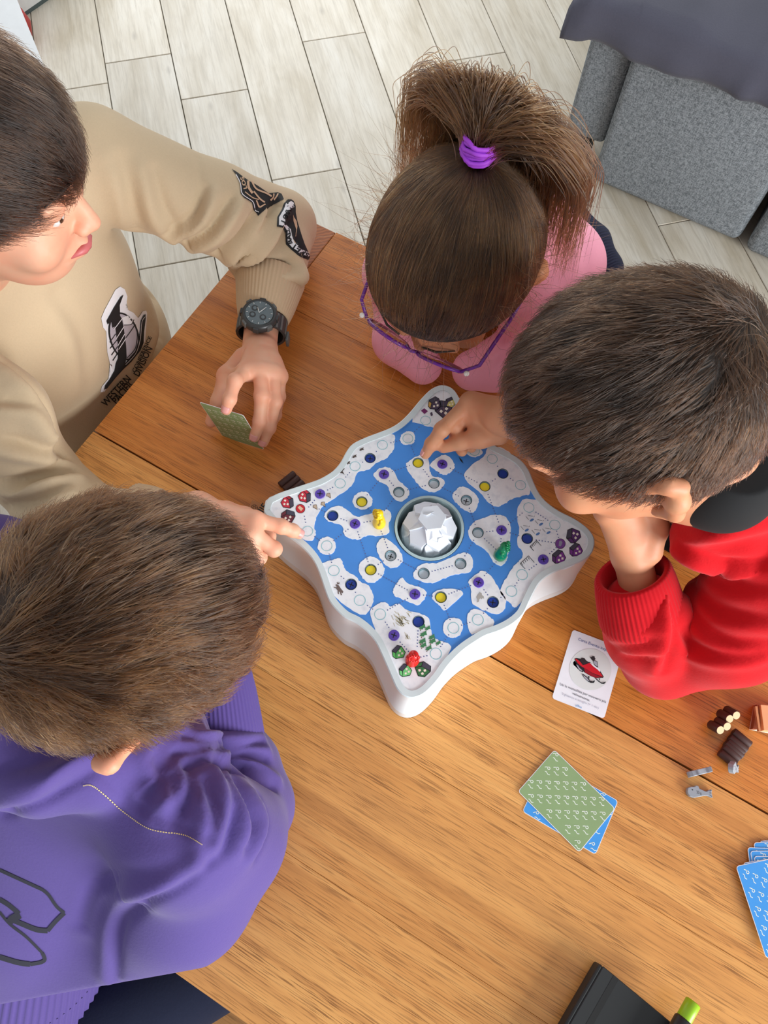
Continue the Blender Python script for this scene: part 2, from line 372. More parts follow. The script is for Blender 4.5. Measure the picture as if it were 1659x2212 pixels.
# ================================================================== floor
AF = _af-_at; FU = np.array([math.cos(AF), math.sin(AF)]); FV = np.array([-FU[1], FU[0]])
bm = bmesh.new(); bm_box(bm, (0.0, 0.9, -0.03), (7.4, 6.6, 0.044)); floor = bmo('floor', bm, M_GROUT); tag(floor, kind='structure'); floor['label'] = 'pale wood-look porcelain plank floor'
LT, WT, PER = 0.8055, 0.1998, 0.4909*HC
bm = bmesh.new(); bm_box(bm, (0, 0, 0), (LT, WT, 0.012), bevel=0.0012, seg=1); tile_me = bpy.data.meshes.new('plank_tile'); bm.to_mesh(tile_me); bm.free(); tile_me.materials.append(M_TILE)
JOINT = {-1: 1.3493, 0: 1.4013, 1: 1.2768, 2: 1.0497, 3: 1.3785, 4: 1.148, 5: 1.266, 6: 0.9475, 7: 0.802}
for k in range(-14, 18):
    j0 = JOINT.get(k, 1.0+((k*0.377) % 0.4909))*HC; cc = (0.1595-0.1228*(k+0.5))*HC
    for q in range(-6, 8):
        a = j0+(q+0.5)*PER; ctr = FU*a+FV*cc
        if not (-3.5 < ctr[0] < 3.3 and -2.2 < ctr[1] < 3.7): continue
        if -1.05 < cc < 1.9 and a < -1.9: continue
        o = bpy.data.objects.new('plank_tile', tile_me); COL.objects.link(o); o.location = (ctr[0], ctr[1], -0.006); o.rotation_euler = (0, 0, AF); o.parent = floor

# ================================================================== dining table
X0, X1, Y0, Y1, YS = -0.569, 1.30, -0.2097, 0.6975, 0.2426
tab = emptyo('dining_table', (0.36, 0.24, 0), 'oak extending dining table with a dark centre seam and square end-grain corner leg', 'table')
lg = 0.098
def board(y0, y1, corner, m):
    g = 0.00015; y0 += g; y1 -= g
    if corner > 0: poly = [(X0, y0), (X1, y0), (X1, y1-lg), (X1-lg, y1-lg), (X1-lg, y1), (X0+lg, y1), (X0+lg, y1-lg), (X0, y1-lg)]
    elif corner < 0: poly = [(X0, y0+lg), (X0+lg, y0+lg), (X0+lg, y0), (X1-lg, y0), (X1-lg, y0+lg), (X1, y0+lg), (X1, y1), (X0, y1)]
    else: poly = [(X0, y0), (X1, y0), (X1, y1), (X0, y1)]
    o = prism('tabletop_board', poly, TZ-0.032, TZ, m, tab); bv = o.modifiers.new('edge', 'BEVEL'); bv.width = 0.0003; bv.segments = 1; return o
YB = [Y0, -0.0587, 0.0915, YS, 0.394, 0.5455, Y1]
for i in range(6): board(YB[i]+(0.0010 if i == 3 else 0), YB[i+1]-(0.0010 if i == 2 else 0), (-1, 0, 0, 0, 0, 1)[i], M_OAK if i < 3 else M_OAK2)
box('seam_strip', ((X0+X1)/2, YS, TZ-0.018), (X1-X0-0.02, 0.006, 0.02), plain('seam_dark', (26, 18, 12), 0.8), tab)
for cx in (X0+lg/2, X1-lg/2):
    for cy in (Y0+lg/2, Y1-lg/2):
        bm = bmesh.new(); bm_box(bm, (cx, cy, TZ/2), (lg-0.0016, lg-0.0016, TZ), bevel=0.0015); o = bmo('leg', bm, [M_OAKB, M_END], tab)
        for p in o.data.polygons: p.material_index = 1 if p.normal.z > 0.9 else 0
for y in (Y0+0.03, Y1-0.03): box('apron', ((X0+X1)/2, y, TZ-0.075), (X1-X0-2*lg, 0.022, 0.085), M_OAKB, tab)
for x in (X0+0.03, X1-0.03): box('apron', (x, (Y0+Y1)/2, TZ-0.075), (0.022, Y1-Y0-2*lg, 0.085), M_OAKB, tab)

# ================================================================== bench on the near side
bench = emptyo('bench', (-0.1, -0.42, 0), 'oak bench seat below the near edge of the table, under the child in purple', 'bench')
box('seat', (-0.1, -0.42, 0.435), (1.5, 0.36, 0.03), M_OAKB, bench, 0.003)
for x in (-0.75, 0.55):
    for y in (-0.56, -0.28): box('leg', (x, y, 0.21), (0.06, 0.06, 0.42), M_OAKB, bench, 0.003)

# ================================================================== grey sofa
sofa = emptyo('sofa', (0.3, 2.2, 0), 'grey fabric sofa of upholstered blocks beside the table', 'sofa')
def ublock(name, x0, x1, y0, y1, z0, z1, bev=0.022):
    bm = bmesh.new(); bm_box(bm, ((x0+x1)/2, (y0+y1)/2, (z0+z1)/2), (x1-x0, y1-y0, z1-z0), bevel=bev, seg=4); return bmo(name, bm, M_SOFA, sofa, True)
ublock('seat_block', -0.335, 0.105, 1.79, 2.62, 0.012, 0.495)
ublock('seat_block', 0.128, 0.80, 1.775, 2.62, 0.012, 0.495)
ublock('arm', -0.455, -0.338, 1.83, 2.75, 0.095, 0.462, 0.02)
ublock('backrest', -0.34, 0.80, 2.63, 2.85, 0.05, 0.80)
ublock('base_cushion', 0.815, 1.45, 1.80, 2.62, 0.012, 0.495)
for x, y in ((-0.405, 1.885), (-0.405, 2.68), (1.36, 2.70)): box('leg', (x, y, 0.055), (0.05, 0.05, 0.11), M_BLACK, sofa, 0.003)

# blanket draped over the sofa front
def blanket():
    nu, nv = 90, 60; V = []; Fc = []
    hem = [(-0.50, 0.45), (-0.455, 0.425), (-0.43, 0.438), (-0.35, 0.438), (-0.32, 0.43), (-0.27, 0.433), (-0.1, 0.443), (0.0, 0.446), (0.8, 0.45)]
    ZT = 0.508
    for i in range(nu+1):
        x = -0.50+i/nu*1.25; hz = float(np.interp(x, [h[0] for h in hem], [h[1] for h in hem]))
        drop = ZT+0.01-hz; top = 0.62; L = top+drop
        for j in range(nv+1):
            t = j/nv*L                                        # distance from the back, along the cloth
            fold = 0.5+0.5*math.sin(x*23+1.2)+0.35*math.sin(x*51)+1.6*math.exp(-((x+0.055+0.05*(t-top))/0.022)**2)
            if t < top: y, z, out = 2.385-t, ZT+0.004+0.006*fold+0.006*math.sin(t*17+x*9), 0
            else:
                d = t-top; y = 1.765-0.016-0.030*min(1, d/0.05)*(1-0.4*d/drop)-fold*0.011*min(1, d/0.1); z = ZT-d+0.004
                if d < 0.03: z = ZT+0.004-0.03*(1-math.cos(d/0.03*math.pi/2))
            if x < -0.46: z -= (-0.46-x)*0.8
            V.append((x, y, z)); 
    for i in range(nu):
        for j in range(nv): a = i*(nv+1)+j; Fc.append((a, a+nv+1, a+nv+2, a+1))
    o = link('blanket', mesh('blanket', V, Fc), M_BLANKET, None, True)
    s = o.modifiers.new('thickness', 'SOLIDIFY'); s.thickness = 0.005; s.offset = 1
    tag(o, 'dark grey fleece blanket draped over the grey sofa', 'blanket')
blanket()

# ================================================================== white side table and boxes behind the child in tan
A_, B_ = P(37, 0, 0.6)[:2], P(86, 120, 0.6)[:2]; u_ = (B_-A_)/np.linalg.norm(B_-A_); n_ = np.array([u_[1], -u_[0]])
if n_ @ np.array([-0.863, -0.504]) < 0: n_ = -n_
pa, pb = A_-u_*0.30, B_+u_*0.14
st = emptyo('side_table', (*(pa+pb)/2+n_*0.2, 0), 'white side table with a thin top behind the child in tan', 'table')
prism('tabletop', [pa, pb, pb+n_*0.42, pa+n_*0.42], 0.582, 0.60, M_WHITE, st)
for q in (pa+u_*0.05+n_*0.05, pb-u_*0.05+n_*0.05, pb-u_*0.05+n_*0.37, pa+u_*0.05+n_*0.37): box('leg', (q[0], q[1], 0.291), (0.03, 0.03, 0.582), M_WHITE, st, 0.003)
wb = P(62, 30, 0.0)[:2]; wc = P(108, -2, 0.0)[:2]; ub = (wc-wb)/np.linalg.norm(wc-wb); nb = np.array([-ub[1], ub[0]])
if nb @ np.array([-0.47, 0.79]) < 0: nb = -nb
bx = emptyo('storage_box', (*(wb+ub*0.1+nb*0.12), 0), 'white storage box standing on the floor past the side table', 'box')
prism('body', [wb-ub*0.05, wb+ub*0.32, wb+ub*0.32+nb*0.25, wb-ub*0.05+nb*0.25], 0.012, 0.20, M_WHITE, bx)
prism('base', [wb-ub*0.045, wb+ub*0.315, wb+ub*0.315+nb*0.245, wb-ub*0.045+nb*0.245], 0.0, 0.012, plain('box_base', (84, 98, 98), 0.6), bx)
rb = P(78, 70, 0.02)
V, Fc = lathe_data([(0.004, 0), (0.035, 0.004), (0.06, 0.02), (0.068, 0.05), (0.06, 0.08), (0.03, 0.096), (0.004, 0.1)], 20, (rb[0]-0.05, rb[1]-0.05, 0))
tag(link('toy_ball', mesh('toy_ball', V, Fc), plain('red_rubber', (170, 40, 38), 0.5), None, True), 'small red ball on the floor under the white side table', 'ball')

# ================================================================== walls outside the picture
M_WALL = plain('wall_paint', (226, 223, 214), 0.9)
tag(box('wall_back', (0.3, 4.05, 1.3), (6.6, 0.1, 2.6), M_WALL), kind='structure')
wr = box('wall_right', (3.45, 2.4, 1.3), (0.1, 3.4, 2.6), M_WALL); tag(wr, kind='structure')
wf = emptyo('window_1', (3.45, -0.6, 0)); tag(wf, kind='structure')
for y in (-1.75, -0.62, 0.52): box('window_frame', (3.45, y, 1.3), (0.06, 0.06, 2.5), M_WHITE, wf)
for z in (0.08, 2.52): box('window_frame', (3.45, -0.615, z), (0.06, 2.2, 0.06), M_WHITE, wf)
# ================================================================== game board
BH = 0.110; ZT_ = TZ+BH; ZF = ZT_-0.0016                  # board height, rim top, playfield
def zb(x, y, z=ZF): p = P(550+0.4521*x, 820+0.4521*y, z); return (p[0], p[1])
def zp(x, y, z): p = P(x, y, z); return (p[0], p[1])
M_SHELL = NT('printed_shell'); _v = M_SHELL.coord((1, 1, 1)); M_SHELL.set(Roughness=0.5); M_SHELL.b.inputs['Base Color'].default_value = srgb(232, 238, 240)
_w = M_SHELL.n('ShaderNodeTexWave'); _w.bands_direction = 'Z'; M_SHELL.l(_v, _w.inputs[0]); _w.inputs['Scale'].default_value = 380; M_SHELL.bump(_w.outputs[0], 0.05, 0.0003); M_SHELL = M_SHELL.m
M_RIM = plain('board_rim', (214, 226, 228), 0.55)
M_SEA = plain('board_sea', (74, 144, 226), 0.38)
def ice():
    m = NT('board_ice'); n = m.noise(m.coord(), 120, 4, 0.6); m.l(m.ramp(n, [(0.3, srgb(226, 230, 238)), (0.5, srgb(243, 245, 249))]), m.b.inputs['Base Color']); m.set(Roughness=0.42); return m.m
M_ICE = ice()
M_TEAL = plain('teal_ring', (120, 196, 206), 0.5); M_CUP = plain('hole_wall', (168, 204, 208), 0.6); M_INK = plain('black_ink', (26, 28, 34), 0.6)
M_DOT = plain('path_dots', (92, 106, 160), 0.6)
COLS = {'y': plain('yellow_button', (255, 228, 44), 0.45), 'w': plain('pale_button', (222, 230, 236), 0.5), 'b': plain('blue_button', (24, 62, 160), 0.4), 'p': plain('purple_button', (92, 66, 176), 0.45)}
ctr = zb(835, 707, ZT_)
board = emptyo('board_game', (ctr[0], ctr[1], TZ), 'white star-shaped board game with a blue sea map and a faceted iceberg', 'board game')
OUT = [(571,1108),(570,1098),(573,1087),(580,1076),(596,1067),(614,1060),(641,1051),(668,1042),(690,1034),(710,1023),(723,1013),(736,997),(748,975),(762,958),(790,944),(822,932),(846,922),(866,909),(886,889),(906,865),(925,845),(940,835),(955,831),(972,835),(986,848),(999,875),(1014,908),(1036,938),(1066,960),(1098,976),(1124,992),(1142,1014),(1153,1040),(1166,1066),(1184,1086),(1210,1104),(1240,1119),(1266,1137),(1281,1155),(1285,1172),(1280,1192),(1266,1207),(1242,1219),(1217,1228),(1185,1243),(1166,1259),(1154,1279),(1143,1302),(1130,1328),(1108,1348),(1080,1363),(1051,1373),(1030,1385),(1005,1402),(986,1419),(967,1440),(948,1467),(926,1491),(909,1503),(890,1508),(873,1503),(858,1489),(846,1464),(834,1436),(822,1409),(810,1385),(791,1363),(769,1346),(745,1334),(726,1317),(711,1298),(702,1276),(694,1252),(688,1235),(679,1215),(668,1199),(654,1184),(640,1172),(624,1160),(604,1144),(585,1126)]
out = catmull([zp(x, y, ZT_) for x, y in OUT], 3)
if area2(out) < 0: out = out[::-1]
inn = offset_poly(out, 0.0075); fac = offset_poly(out, 0.0012)
n = len(out)
def loftz(rings):
    V, Fc = [], []
    for poly, z in rings: V += [(q[0], q[1], z) for q in poly]
    for i in range(len(rings)-1):
        for j in range(n): Fc.append((i*n+j, i*n+(j+1) % n, (i+1)*n+(j+1) % n, (i+1)*n+j))
    return V, Fc
flare = [offset_poly(out, -d) for d in (0.0045, 0.0036, 0.0028, 0.0)]
link('shell', mesh('shell', *loftz([(flare[0], TZ+0.0008), (flare[0], TZ+0.006), (flare[1], TZ+0.020), (flare[1], TZ+0.0205), (flare[2], TZ+0.021), (out, ZT_-0.0012)])), M_SHELL, board, True)
link('rim', mesh('rim', *loftz([(out, ZT_-0.0012), (fac, ZT_), (inn, ZT_), (inn, ZF-0.003)])), M_RIM, board)
YEL = [(781,398),(512,584),(555,909),(890,1040),(1100,511)]; WHI = [(857,497),(689,538),(1012,577),(1067,732),(650,842),(808,927),(984,880)]
BLU = [(552,376),(373,651),(461,979),(1139,1064),(1302,760),(783,1157),(1186,450)]
PUR = [(618,453),(897,405),(313,547),(480,690),(766,1026),(1070,970),(666,1222),(1180,720),(1379,860)]
XM = {(552,376),(461,979),(1139,1064),(1012,577),(650,842)} | set(PUR)
HR = 0.0059
cups = [(p, 'y') for p in YEL]+[(p, 'w') for p in WHI]+[(p, 'b') for p in BLU]
CR = 0.0372
hole_loops = [circle(*zb(*p), HR, 20) for p, _ in cups]+[circle(*ctr, CR, 48)]
mid = offset_poly(out, 0.004)
plate('playfield', [mid]+hole_loops, ZF-0.0012, ZF, M_SEA, board)
plate('floor_plate', [offset_poly(out, 0.006)], ZF-0.05, ZF-0.048, M_CUP, board)
ISL = [
 [(660,262),(668,300),(660,340),(625,378),(580,400),(545,430),(490,445),(470,500),(420,540),(360,580),(330,600),(300,650),(285,700),(292,740),(262,772),(150,715),(70,650),(50,590),(110,545),(300,485),(410,410),(480,325),(560,275)],
 [(695,285),(705,262),(730,248),(760,255),(765,285),(755,305),(725,312),(703,305)],
 [(722,410),(760,375),(800,360),(830,380),(835,430),(850,460),(890,470),(907,495),(890,522),(860,538),(820,530),(780,500),(750,460)],
 [(838,410),(880,370),(910,361),(945,385),(955,420),(935,442),(905,456),(875,440)],
 [(568,460),(590,430),(630,418),(665,440),(685,480),(720,510),(740,540),(725,570),(690,582),(655,555),(635,510),(600,490)],
 [(468,575),(490,545),(530,537),(562,570),(555,605),(520,622),(485,612)],
 [(333,650),(360,615),(410,605),(450,630),(490,655),(540,645),(600,630),(640,623),(652,660),(640,690),(643,730),(600,748),(540,745),(500,764),(450,757),(425,735),(420,700),(370,682),(343,672)],
 [(302,800),(315,765),(345,752),(375,762),(388,795),(375,828),(345,838),(315,825)],
 [(583,800),(598,765),(630,760),(670,790),(700,830),(708,865),(680,896),(640,897),(605,860),(590,830)],
 [(499,890),(530,855),(570,847),(610,880),(620,920),(590,960),(550,972),(510,940)],
 [(318,885),(370,863),(410,855),(425,890),(440,915),(480,940),(510,970),(545,985),(567,1030),(560,1080),(520,1125),(440,1085),(375,1025),(330,945)],
 [(663,1000),(690,960),(705,948),(735,975),(780,990),(817,1010),(815,1042),(785,1077),(750,1067),(700,1047),(668,1032)],
 [(758,940),(775,900),(810,880),(880,875),(950,845),(1000,826),(1035,843),(1045,880),(1030,917),(960,932),(900,952),(850,972),(790,962)],
 [(848,1040),(870,1010),(930,998),(985,1008),(992,1030),(960,1062),(910,1102),(880,1077)],
 [(1022,720),(1050,680),(1100,660),(1150,646),(1200,658),(1222,700),(1222,750),(1212,830),(1200,872),(1175,890),(1140,872),(1110,822),(1060,787),(1030,760)],
 [(943,555),(970,520),(1000,513),(1045,538),(1070,570),(1062,612),(1040,637),(1000,622),(965,592)],
 [(1003,450),(1050,400),(1100,362),(1118,325),(1190,330),(1250,385),(1305,455),(1318,540),(1290,554),(1230,572),(1190,597),(1150,607),(1110,582),(1080,542),(1020,492)],
 [(1263,600),(1290,572),(1350,575),(1400,600),(1455,645),(1545,702),(1618,765),(1595,838),(1500,900),(1400,930),(1310,1020),(1250,1088),(1220,1068),(1190,1042),(1173,1010),(1195,960),(1240,890),(1270,860),(1282,830),(1253,780),(1265,720),(1253,650)],
 [(1023,965),(1060,930),(1090,913),(1130,938),(1167,1000),(1197,1040),(1197,1092),(1160,1120),(1120,1112),(1043,1072),(1033,1000)],
 [(900,1190),(912,1155),(945,1138),(985,1150),(995,1185),(980,1220),(950,1235),(915,1222)],
 [(1013,1140),(1040,1098),(1090,1108),(1120,1130),(1145,1160),(1120,1195),(1060,1212),(1033,1212)],
 [(553,1110),(580,1080),(620,1063),(650,1083),(690,1073),(730,1103),(790,1118),(832,1140),(842,1190),(852,1230),(890,1250),(938,1275),(905,1350),(865,1440),(800,1500),(735,1495),(680,1410),(630,1310),(580,1210)],
 [(752,195),(800,215),(870,232),(940,222),(1000,210),(1010,160),(960,60),(900,30),(850,55),(790,130)],
 [(1010,350),(1030,330),(1060,325),(1090,345),(1075,365),(1040,370)]]
def jag(poly, k):
    g = random.Random(k); p = catmull(poly, 5); return [(q[0]+g.uniform(-2.2, 2.2), q[1]+g.uniform(-2.2, 2.2)) for q in p]
def inside(pt, poly):
    x, y = pt; c = False
    for i in range(len(poly)):
        (x1, y1), (x2, y2) = poly[i], poly[i-1]
        if (y1 > y) != (y2 > y) and x < (x2-x1)*(y-y1)/(y2-y1)+x1: c = not c
    return c
ZI = ZF+0.0004
for k, isl in enumerate(ISL):
    jp = jag(isl, k); hs = [circle(*zb(*p), HR, 20) for p, _ in cups if inside(p, jp)]
    plate('ice_island', [[zb(*q) for q in jp]]+hs, ZF, ZI, M_ICE, board)
def xmark(cx, cy, z, par, ang=0.15):
    V, Fc = [], []
    for a in (ang, ang+1.57):
        d = np.array([math.cos(a), math.sin(a)])*0.0031; nn = np.array([-d[1], d[0]])*0.16; o = len(V); c = np.array([cx, cy])
        V += [(*(c+d+nn), z), (*(c+d-nn), z), (*(c-d-nn), z), (*(c-d+nn), z)]; Fc.append((o, o+3, o+2, o+1))
    link('cross_mark', mesh('cross_mark', V, Fc), M_INK, par)
for p, c in cups:
    x, y = zb(*p); dep = 0.0026 if c in 'w' else 0.0010
    V, Fc = [], []
    for rr, zz in ((HR+0.0006, ZI), (HR, ZI), (HR, ZF-dep-0.001)): V += [(q[0], q[1], zz) for q in circle(x, y, rr, 20)]
    for i in range(2):
        for j in range(20): Fc.append((i*20+j, i*20+(j+1) % 20, (i+1)*20+(j+1) % 20, (i+1)*20+j))
    hole = link('hole', mesh('hole', V, [f[::-1] for f in Fc]), M_CUP, board, False)
    link('outline', mesh('outline', *flat_strips([('c', circle(x, y, HR+0.0003, 24))], 0.0005, ZI+0.00025)), M_INK, hole)
    bt = lathe('button', [(HR-0.0003, -0.004), (HR-0.0003, -0.0004), (HR-0.0008, 0)], COLS[c], hole, 20, (x, y, ZF-dep), smooth=False)
    if p in XM: xmark(x, y, ZF-dep+0.0002, hole, random.uniform(0.1, 0.6))
for p in PUR:
    x, y = zb(*p, ZI); b_ = lathe('button', [(HR, -0.0003), (HR, 0.0006), (HR-0.0004, 0.001)], COLS['p'], board, 20, (x, y, ZI), smooth=False); xmark(x, y, ZI+0.0012, b_, random.uniform(0.1, 0.8))
RING = [(732,282),(611,313),(480,415),(409,497),(253,725),(345,795),(379,913),(503,1055),(600,1122),(950,1187),(1067,1148),(866,1310),(1278,933),(1227,1012),(1310,612),(1434,695),(1135,380),(1270,505),(817,196),(1050,342)]
for p in RING: link('ring_print', mesh('ring_print', *flat_strips([('c', circle(*zb(*p), 0.0059, 28))], 0.00055, ZI+0.0002)), M_TEAL, board)
LNK = [((732,282),(781,398)),((611,313),(552,376)),((552,376),(480,415)),((480,415),(409,497)),((409,497),(313,547)),((313,547),(250,620)),((270,600),(373,651)),((373,651),(480,690)),((480,690),(595,670)),((595,700),(650,842)),((235,640),(253,725)),((253,725),(345,795)),((345,795),(379,913)),((379,913),(461,979)),((461,979),(503,1055)),((503,1055),(600,1122)),((600,1122),(666,1222)),((666,1222),(745,1310)),((783,1157),(776,1290)),((866,1310),(780,1330)),((600,1122),(766,1026)),((766,1026),(890,1040)),((890,1040),(1070,970)),((1070,970),(1139,1064)),((1139,1064),(1227,1012)),((1227,1012),(1278,933)),((1278,933),(1379,860)),((1379,860),(1460,785)),((1460,785),(1302,760)),((1434,695),(1460,785)),((1310,612),(1434,695)),((1302,760),(1180,720)),((1180,720),(1067,732)),((1067,732),(1172,830)),((1180,720),(1172,830)),((1172,850),(1070,970)),((1067,732),(984,880)),((984,880),(808,927)),((808,927),(766,1026)),((808,927),(650,842)),((650,842),(555,909)),((555,909),(766,1026)),((555,909),(480,690)),((512,584),(618,453)),((618,453),(689,538)),((689,538),(857,497)),((857,497),(781,398)),((781,398),(618,453)),((857,497),(897,405)),((857,497),(1012,577)),((1012,577),(1067,732)),((897,405),(1100,511)),((1100,511),(1186,450)),((1100,511),(1180,720)),((1186,450),(1135,380)),((1186,450),(1270,505)),((950,1187),(890,1040)),((950,1187),(1067,1148)),((1067,1148),(1139,1064)),((950,1187),(866,1310)),((512,584),(595,670)),((345,795),(480,690)),((595,660),(689,538)),((1180,720),(1310,612)),((611,313),(732,282)),((817,196),(732,282))]
V, Fc = [], []
nodes = [p for p, _ in cups]+PUR+RING
for a, b in LNK:
    A, B = np.array(a, float), np.array(b, float); L = np.linalg.norm(B-A); m_ = int(L/13.5)
    for i in range(1, m_):
        q = A+(B-A)*i/m_
        if min(np.hypot(q[0]-c[0], q[1]-c[1]) for c in nodes) < 31 or np.hypot(q[0]-835, q[1]-707) < 170: continue
        x, y = zb(*q); o = len(V); V += [(c[0], c[1], ZI+0.00015) for c in circle(x, y, 0.00075, 6)]; Fc.append(tuple(range(o, o+6)))
o = link('dotted_paths', mesh('dotted_paths', V, Fc), M_DOT, board); o['kind'] = 'stuff'
# printed houses, trees, animals
def prt(name, polys, par=board, z=ZI+0.0003, f=zb):
    mats, V, Fc, mi = [], [], [], []
    for i, (pts, m) in enumerate(polys):
        q = [f(*p) for p in pts]
        if area2(q) < 0: q = q[::-1]
        o = len(V); V += [(a[0], a[1], z+i*0.00006) for a in q]; Fc.append(tuple(range(o, o+len(q))))
        if m not in mats: mats.append(m)
        mi.append(mats.index(m))
    ob = link(name, mesh(name, V, Fc), mats, par); ob.data.polygons.foreach_set('material_index', mi); return ob
M_ROOF = plain('roof_ink', (70, 66, 84), 0.6); M_WIN = plain('window_ink', (244, 236, 222), 0.6)
def house(cx, cy, s, ang, wall, wall2):
    c, n_ = math.cos(ang), math.sin(ang); T = lambda p: (cx+s*(p[0]*c-p[1]*n_), cy+s*(p[0]*n_+p[1]*c))
    q = lambda *ps: [T(p) for p in ps]; sq = lambda x, y: q((x-.14, y-.14), (x+.14, y-.14), (x+.14, y+.14), (x-.14, y+.14))
    sq = lambda x, y: q((x-.19, y-.10), (x+.10, y-.20), (x+.19, y+.10), (x-.10, y+.20))
    prt('house_print', [(q((-1.08, -.15), (-.35, -1.08), (.35, -1.0), (1.08, -.1), (.85, .75), (-.35, 1.1), (-.85, .8)), M_INK),
        (q((-1.0, -.12), (-.38, -.98), (.22, -.9), (-.42, .12)), M_ROOF), (q((-.92, .08), (-.48, .2), (-.36, .98), (-.78, .72)), wall2),
        (q((-.36, .15), (.32, -.88), (.98, -.05), (.78, .66), (-.28, .98)), wall), (sq(.18, -.22), M_WIN), (sq(.56, .14), M_WIN), (sq(.1, .48), M_WIN)])
R1, R2, R3 = plain('house_red', (204, 40, 62), 0.6), plain('house_crimson', (168, 34, 52), 0.6), plain('house_maroon', (112, 36, 52), 0.6)
house(158, 588, 30, 2.4, R1, R2); house(240, 560, 30, 2.5, R1, R1); house(162, 655, 32, 1.2, R3, R3)
V1, V2 = plain('house_violet', (124, 48, 146), 0.6), plain('house_plum', (92, 40, 112), 0.6)
house(1453, 848, 32, 0.2, V1, V2); house(1535, 815, 31, 0.2, V1, V1); house(1522, 745, 34, -0.5, V2, V2)
G1, G2, G3 = plain('house_green', (92, 190, 96), 0.6), plain('house_leaf', (120, 214, 130), 0.6), plain('house_pine', (52, 116, 66), 0.6)
house(688, 1303, 31, 0.1, G1, G1); house(720, 1390, 30, 0.1, G2, G2); house(805, 1385, 36, 1.5, G3, G3)
K1 = plain('house_dusk', (76, 60, 86), 0.6); K2 = plain('house_ochre', (206, 160, 80), 0.6)
house(860, 115, 30, 0.4, K1, K2); house(905, 140, 40, 1.0, K1, K1); house(935, 110, 24, 0.5, plain('house_straw', (214, 204, 120), 0.6), K1)
prt('base_mark', [([(219+23*math.cos(a*.35), 618+22*math.sin(a*.35)) for a in range(18)], M_INK), ([(219+21*math.cos(a*.35), 618+20*math.sin(a*.35)) for a in range(18)], plain('mark_red', (206, 30, 44), 0.5)), ([(206, 612), (216, 604), (233, 618), (222, 630)], plain('mark_cream', (236, 196, 160), 0.5))])
prt('base_mark', [([(1460+25*math.cos(a*.35), 785+25*math.sin(a*.35)) for a in range(18)], M_INK), ([(1460+23*math.cos(a*.35), 785+23*math.sin(a*.35)) for a in range(18)], plain('mark_violet', (120, 62, 150), 0.5)), ([(1455, 772), (1464, 770), (1470, 780), (1462, 798), (1452, 796)], plain('mark_grey', (150, 150, 170), 0.5))])
prt('base_mark', [([(795, 150), (810, 138), (828, 152), (812, 166)], plain('mark_plum', (120, 40, 104), 0.5)), ([(838, 160), (848, 156), (852, 172), (842, 176)], K1)])
M_TREE = plain('pine_ink', (62, 128, 84), 0.6); M_STEM = plain('stem_ink', (110, 84, 64), 0.6)
for tx, ty, s in [(800,1185,18),(825,1190,16),(805,1218,20),(845,1232,18),(800,1252,20),(848,1252,19),(876,1260,15),(805,1272,18),(830,1285,18)]:
    prt('pine_print', [([(tx-s*.55, ty+s*.9), (tx-s*.35, ty+s*.9), (tx-s*.1, ty+s*.35), (tx-s*.3, ty+s*.3)], M_STEM), ([(tx+s*.75, ty-s*.95), (tx+s*.8, ty-s*.3), (tx+s*.95, ty+s*.1), (tx+s*.3, ty+s*.2), (tx+s*.2, ty+s*.55), (tx-s*.3, ty+s*.4), (tx-s*.9, ty+s*.45), (tx-s*.5, ty), (tx-s*.7, ty-s*.15), (tx, ty-s*.45)], M_TREE)])
M_GRASS = plain('grass_ink', (190, 178, 140), 0.6); g_ = random.Random(3)
lines = []
for i in range(46):
    a = (g_.gauss(692, 20), g_.gauss(1145, 16)); l_ = g_.uniform(10, 30); an = g_.uniform(0.3, 1.25); lines.append([zb(*a), zb(a[0]+l_*math.cos(an), a[1]+l_*math.sin(an))])
for i in range(10):
    a = (g_.gauss(722, 6), g_.gauss(1225, 8)); l_ = g_.uniform(8, 20); lines.append([zb(*a), zb(a[0]+l_*.4, a[1]+l_*.9)])
o = link('grass_print', mesh('grass_print', *flat_strips(lines, 0.0005, ZI+0.0003)), M_GRASS, board); o['kind'] = 'stuff'
M_DEER = plain('deer_ink', (112, 96, 92), 0.6)
prt('deer_print', [([(403,985),(413,1000),(424,1013),(421,1022),(414,1018),(418,1030),(412,1031),(408,1016),(402,1013),(404,1026),(398,1025),(397,1008),(390,1000),(392,988),(386,983),(392,978)], M_DEER), ([(395,978),(392,970),(396,972),(399,965),(401,974),(409,968),(404,978)], M_DEER), ([(396,994),(378,992),(378,995),(397,1000)], M_DEER)])
M_BEAR = plain('bear_ink', (176, 172, 166), 0.6)
prt('bear_print', [([(1060,1042),(1066,1030),(1076,1018),(1084,1020),(1086,1030),(1094,1036),(1096,1048),(1089,1045),(1084,1050),(1079,1046),(1073,1050),(1071,1062),(1061,1066),(1066,1054)], M_BEAR)])
M_SEAL = plain('goose_ink', (84, 72, 66), 0.6)
for cx, cy in ((512,333),(478,367),(447,398)): prt('animal_print', [([(cx-12, cy+6), (cx-6, cy-2), (cx+10, cy-8), (cx+6, cy), (cx+12, cy+4), (cx, cy+5), (cx-4, cy+9)], M_SEAL)])
prt('animal_print', [([(405,440),(412,432),(430,424),(428,430),(420,438),(430,456),(418,448),(404,446)], M_SEAL)])
M_TENT = plain('tent_ink', (200, 180, 156), 0.6)
for cx, cy in ((355,555),(329,597),(291,610)): prt('tent_print', [([(cx-10, cy-10), (cx+6, cy-12), (cx+10, cy+14), (cx-6, cy+4), (cx-13, cy+4)], M_STEM), ([(cx-8, cy-8), (cx+4, cy-10), (cx+7, cy+9), (cx-5, cy+2), (cx-10, cy+2)], M_TENT)])
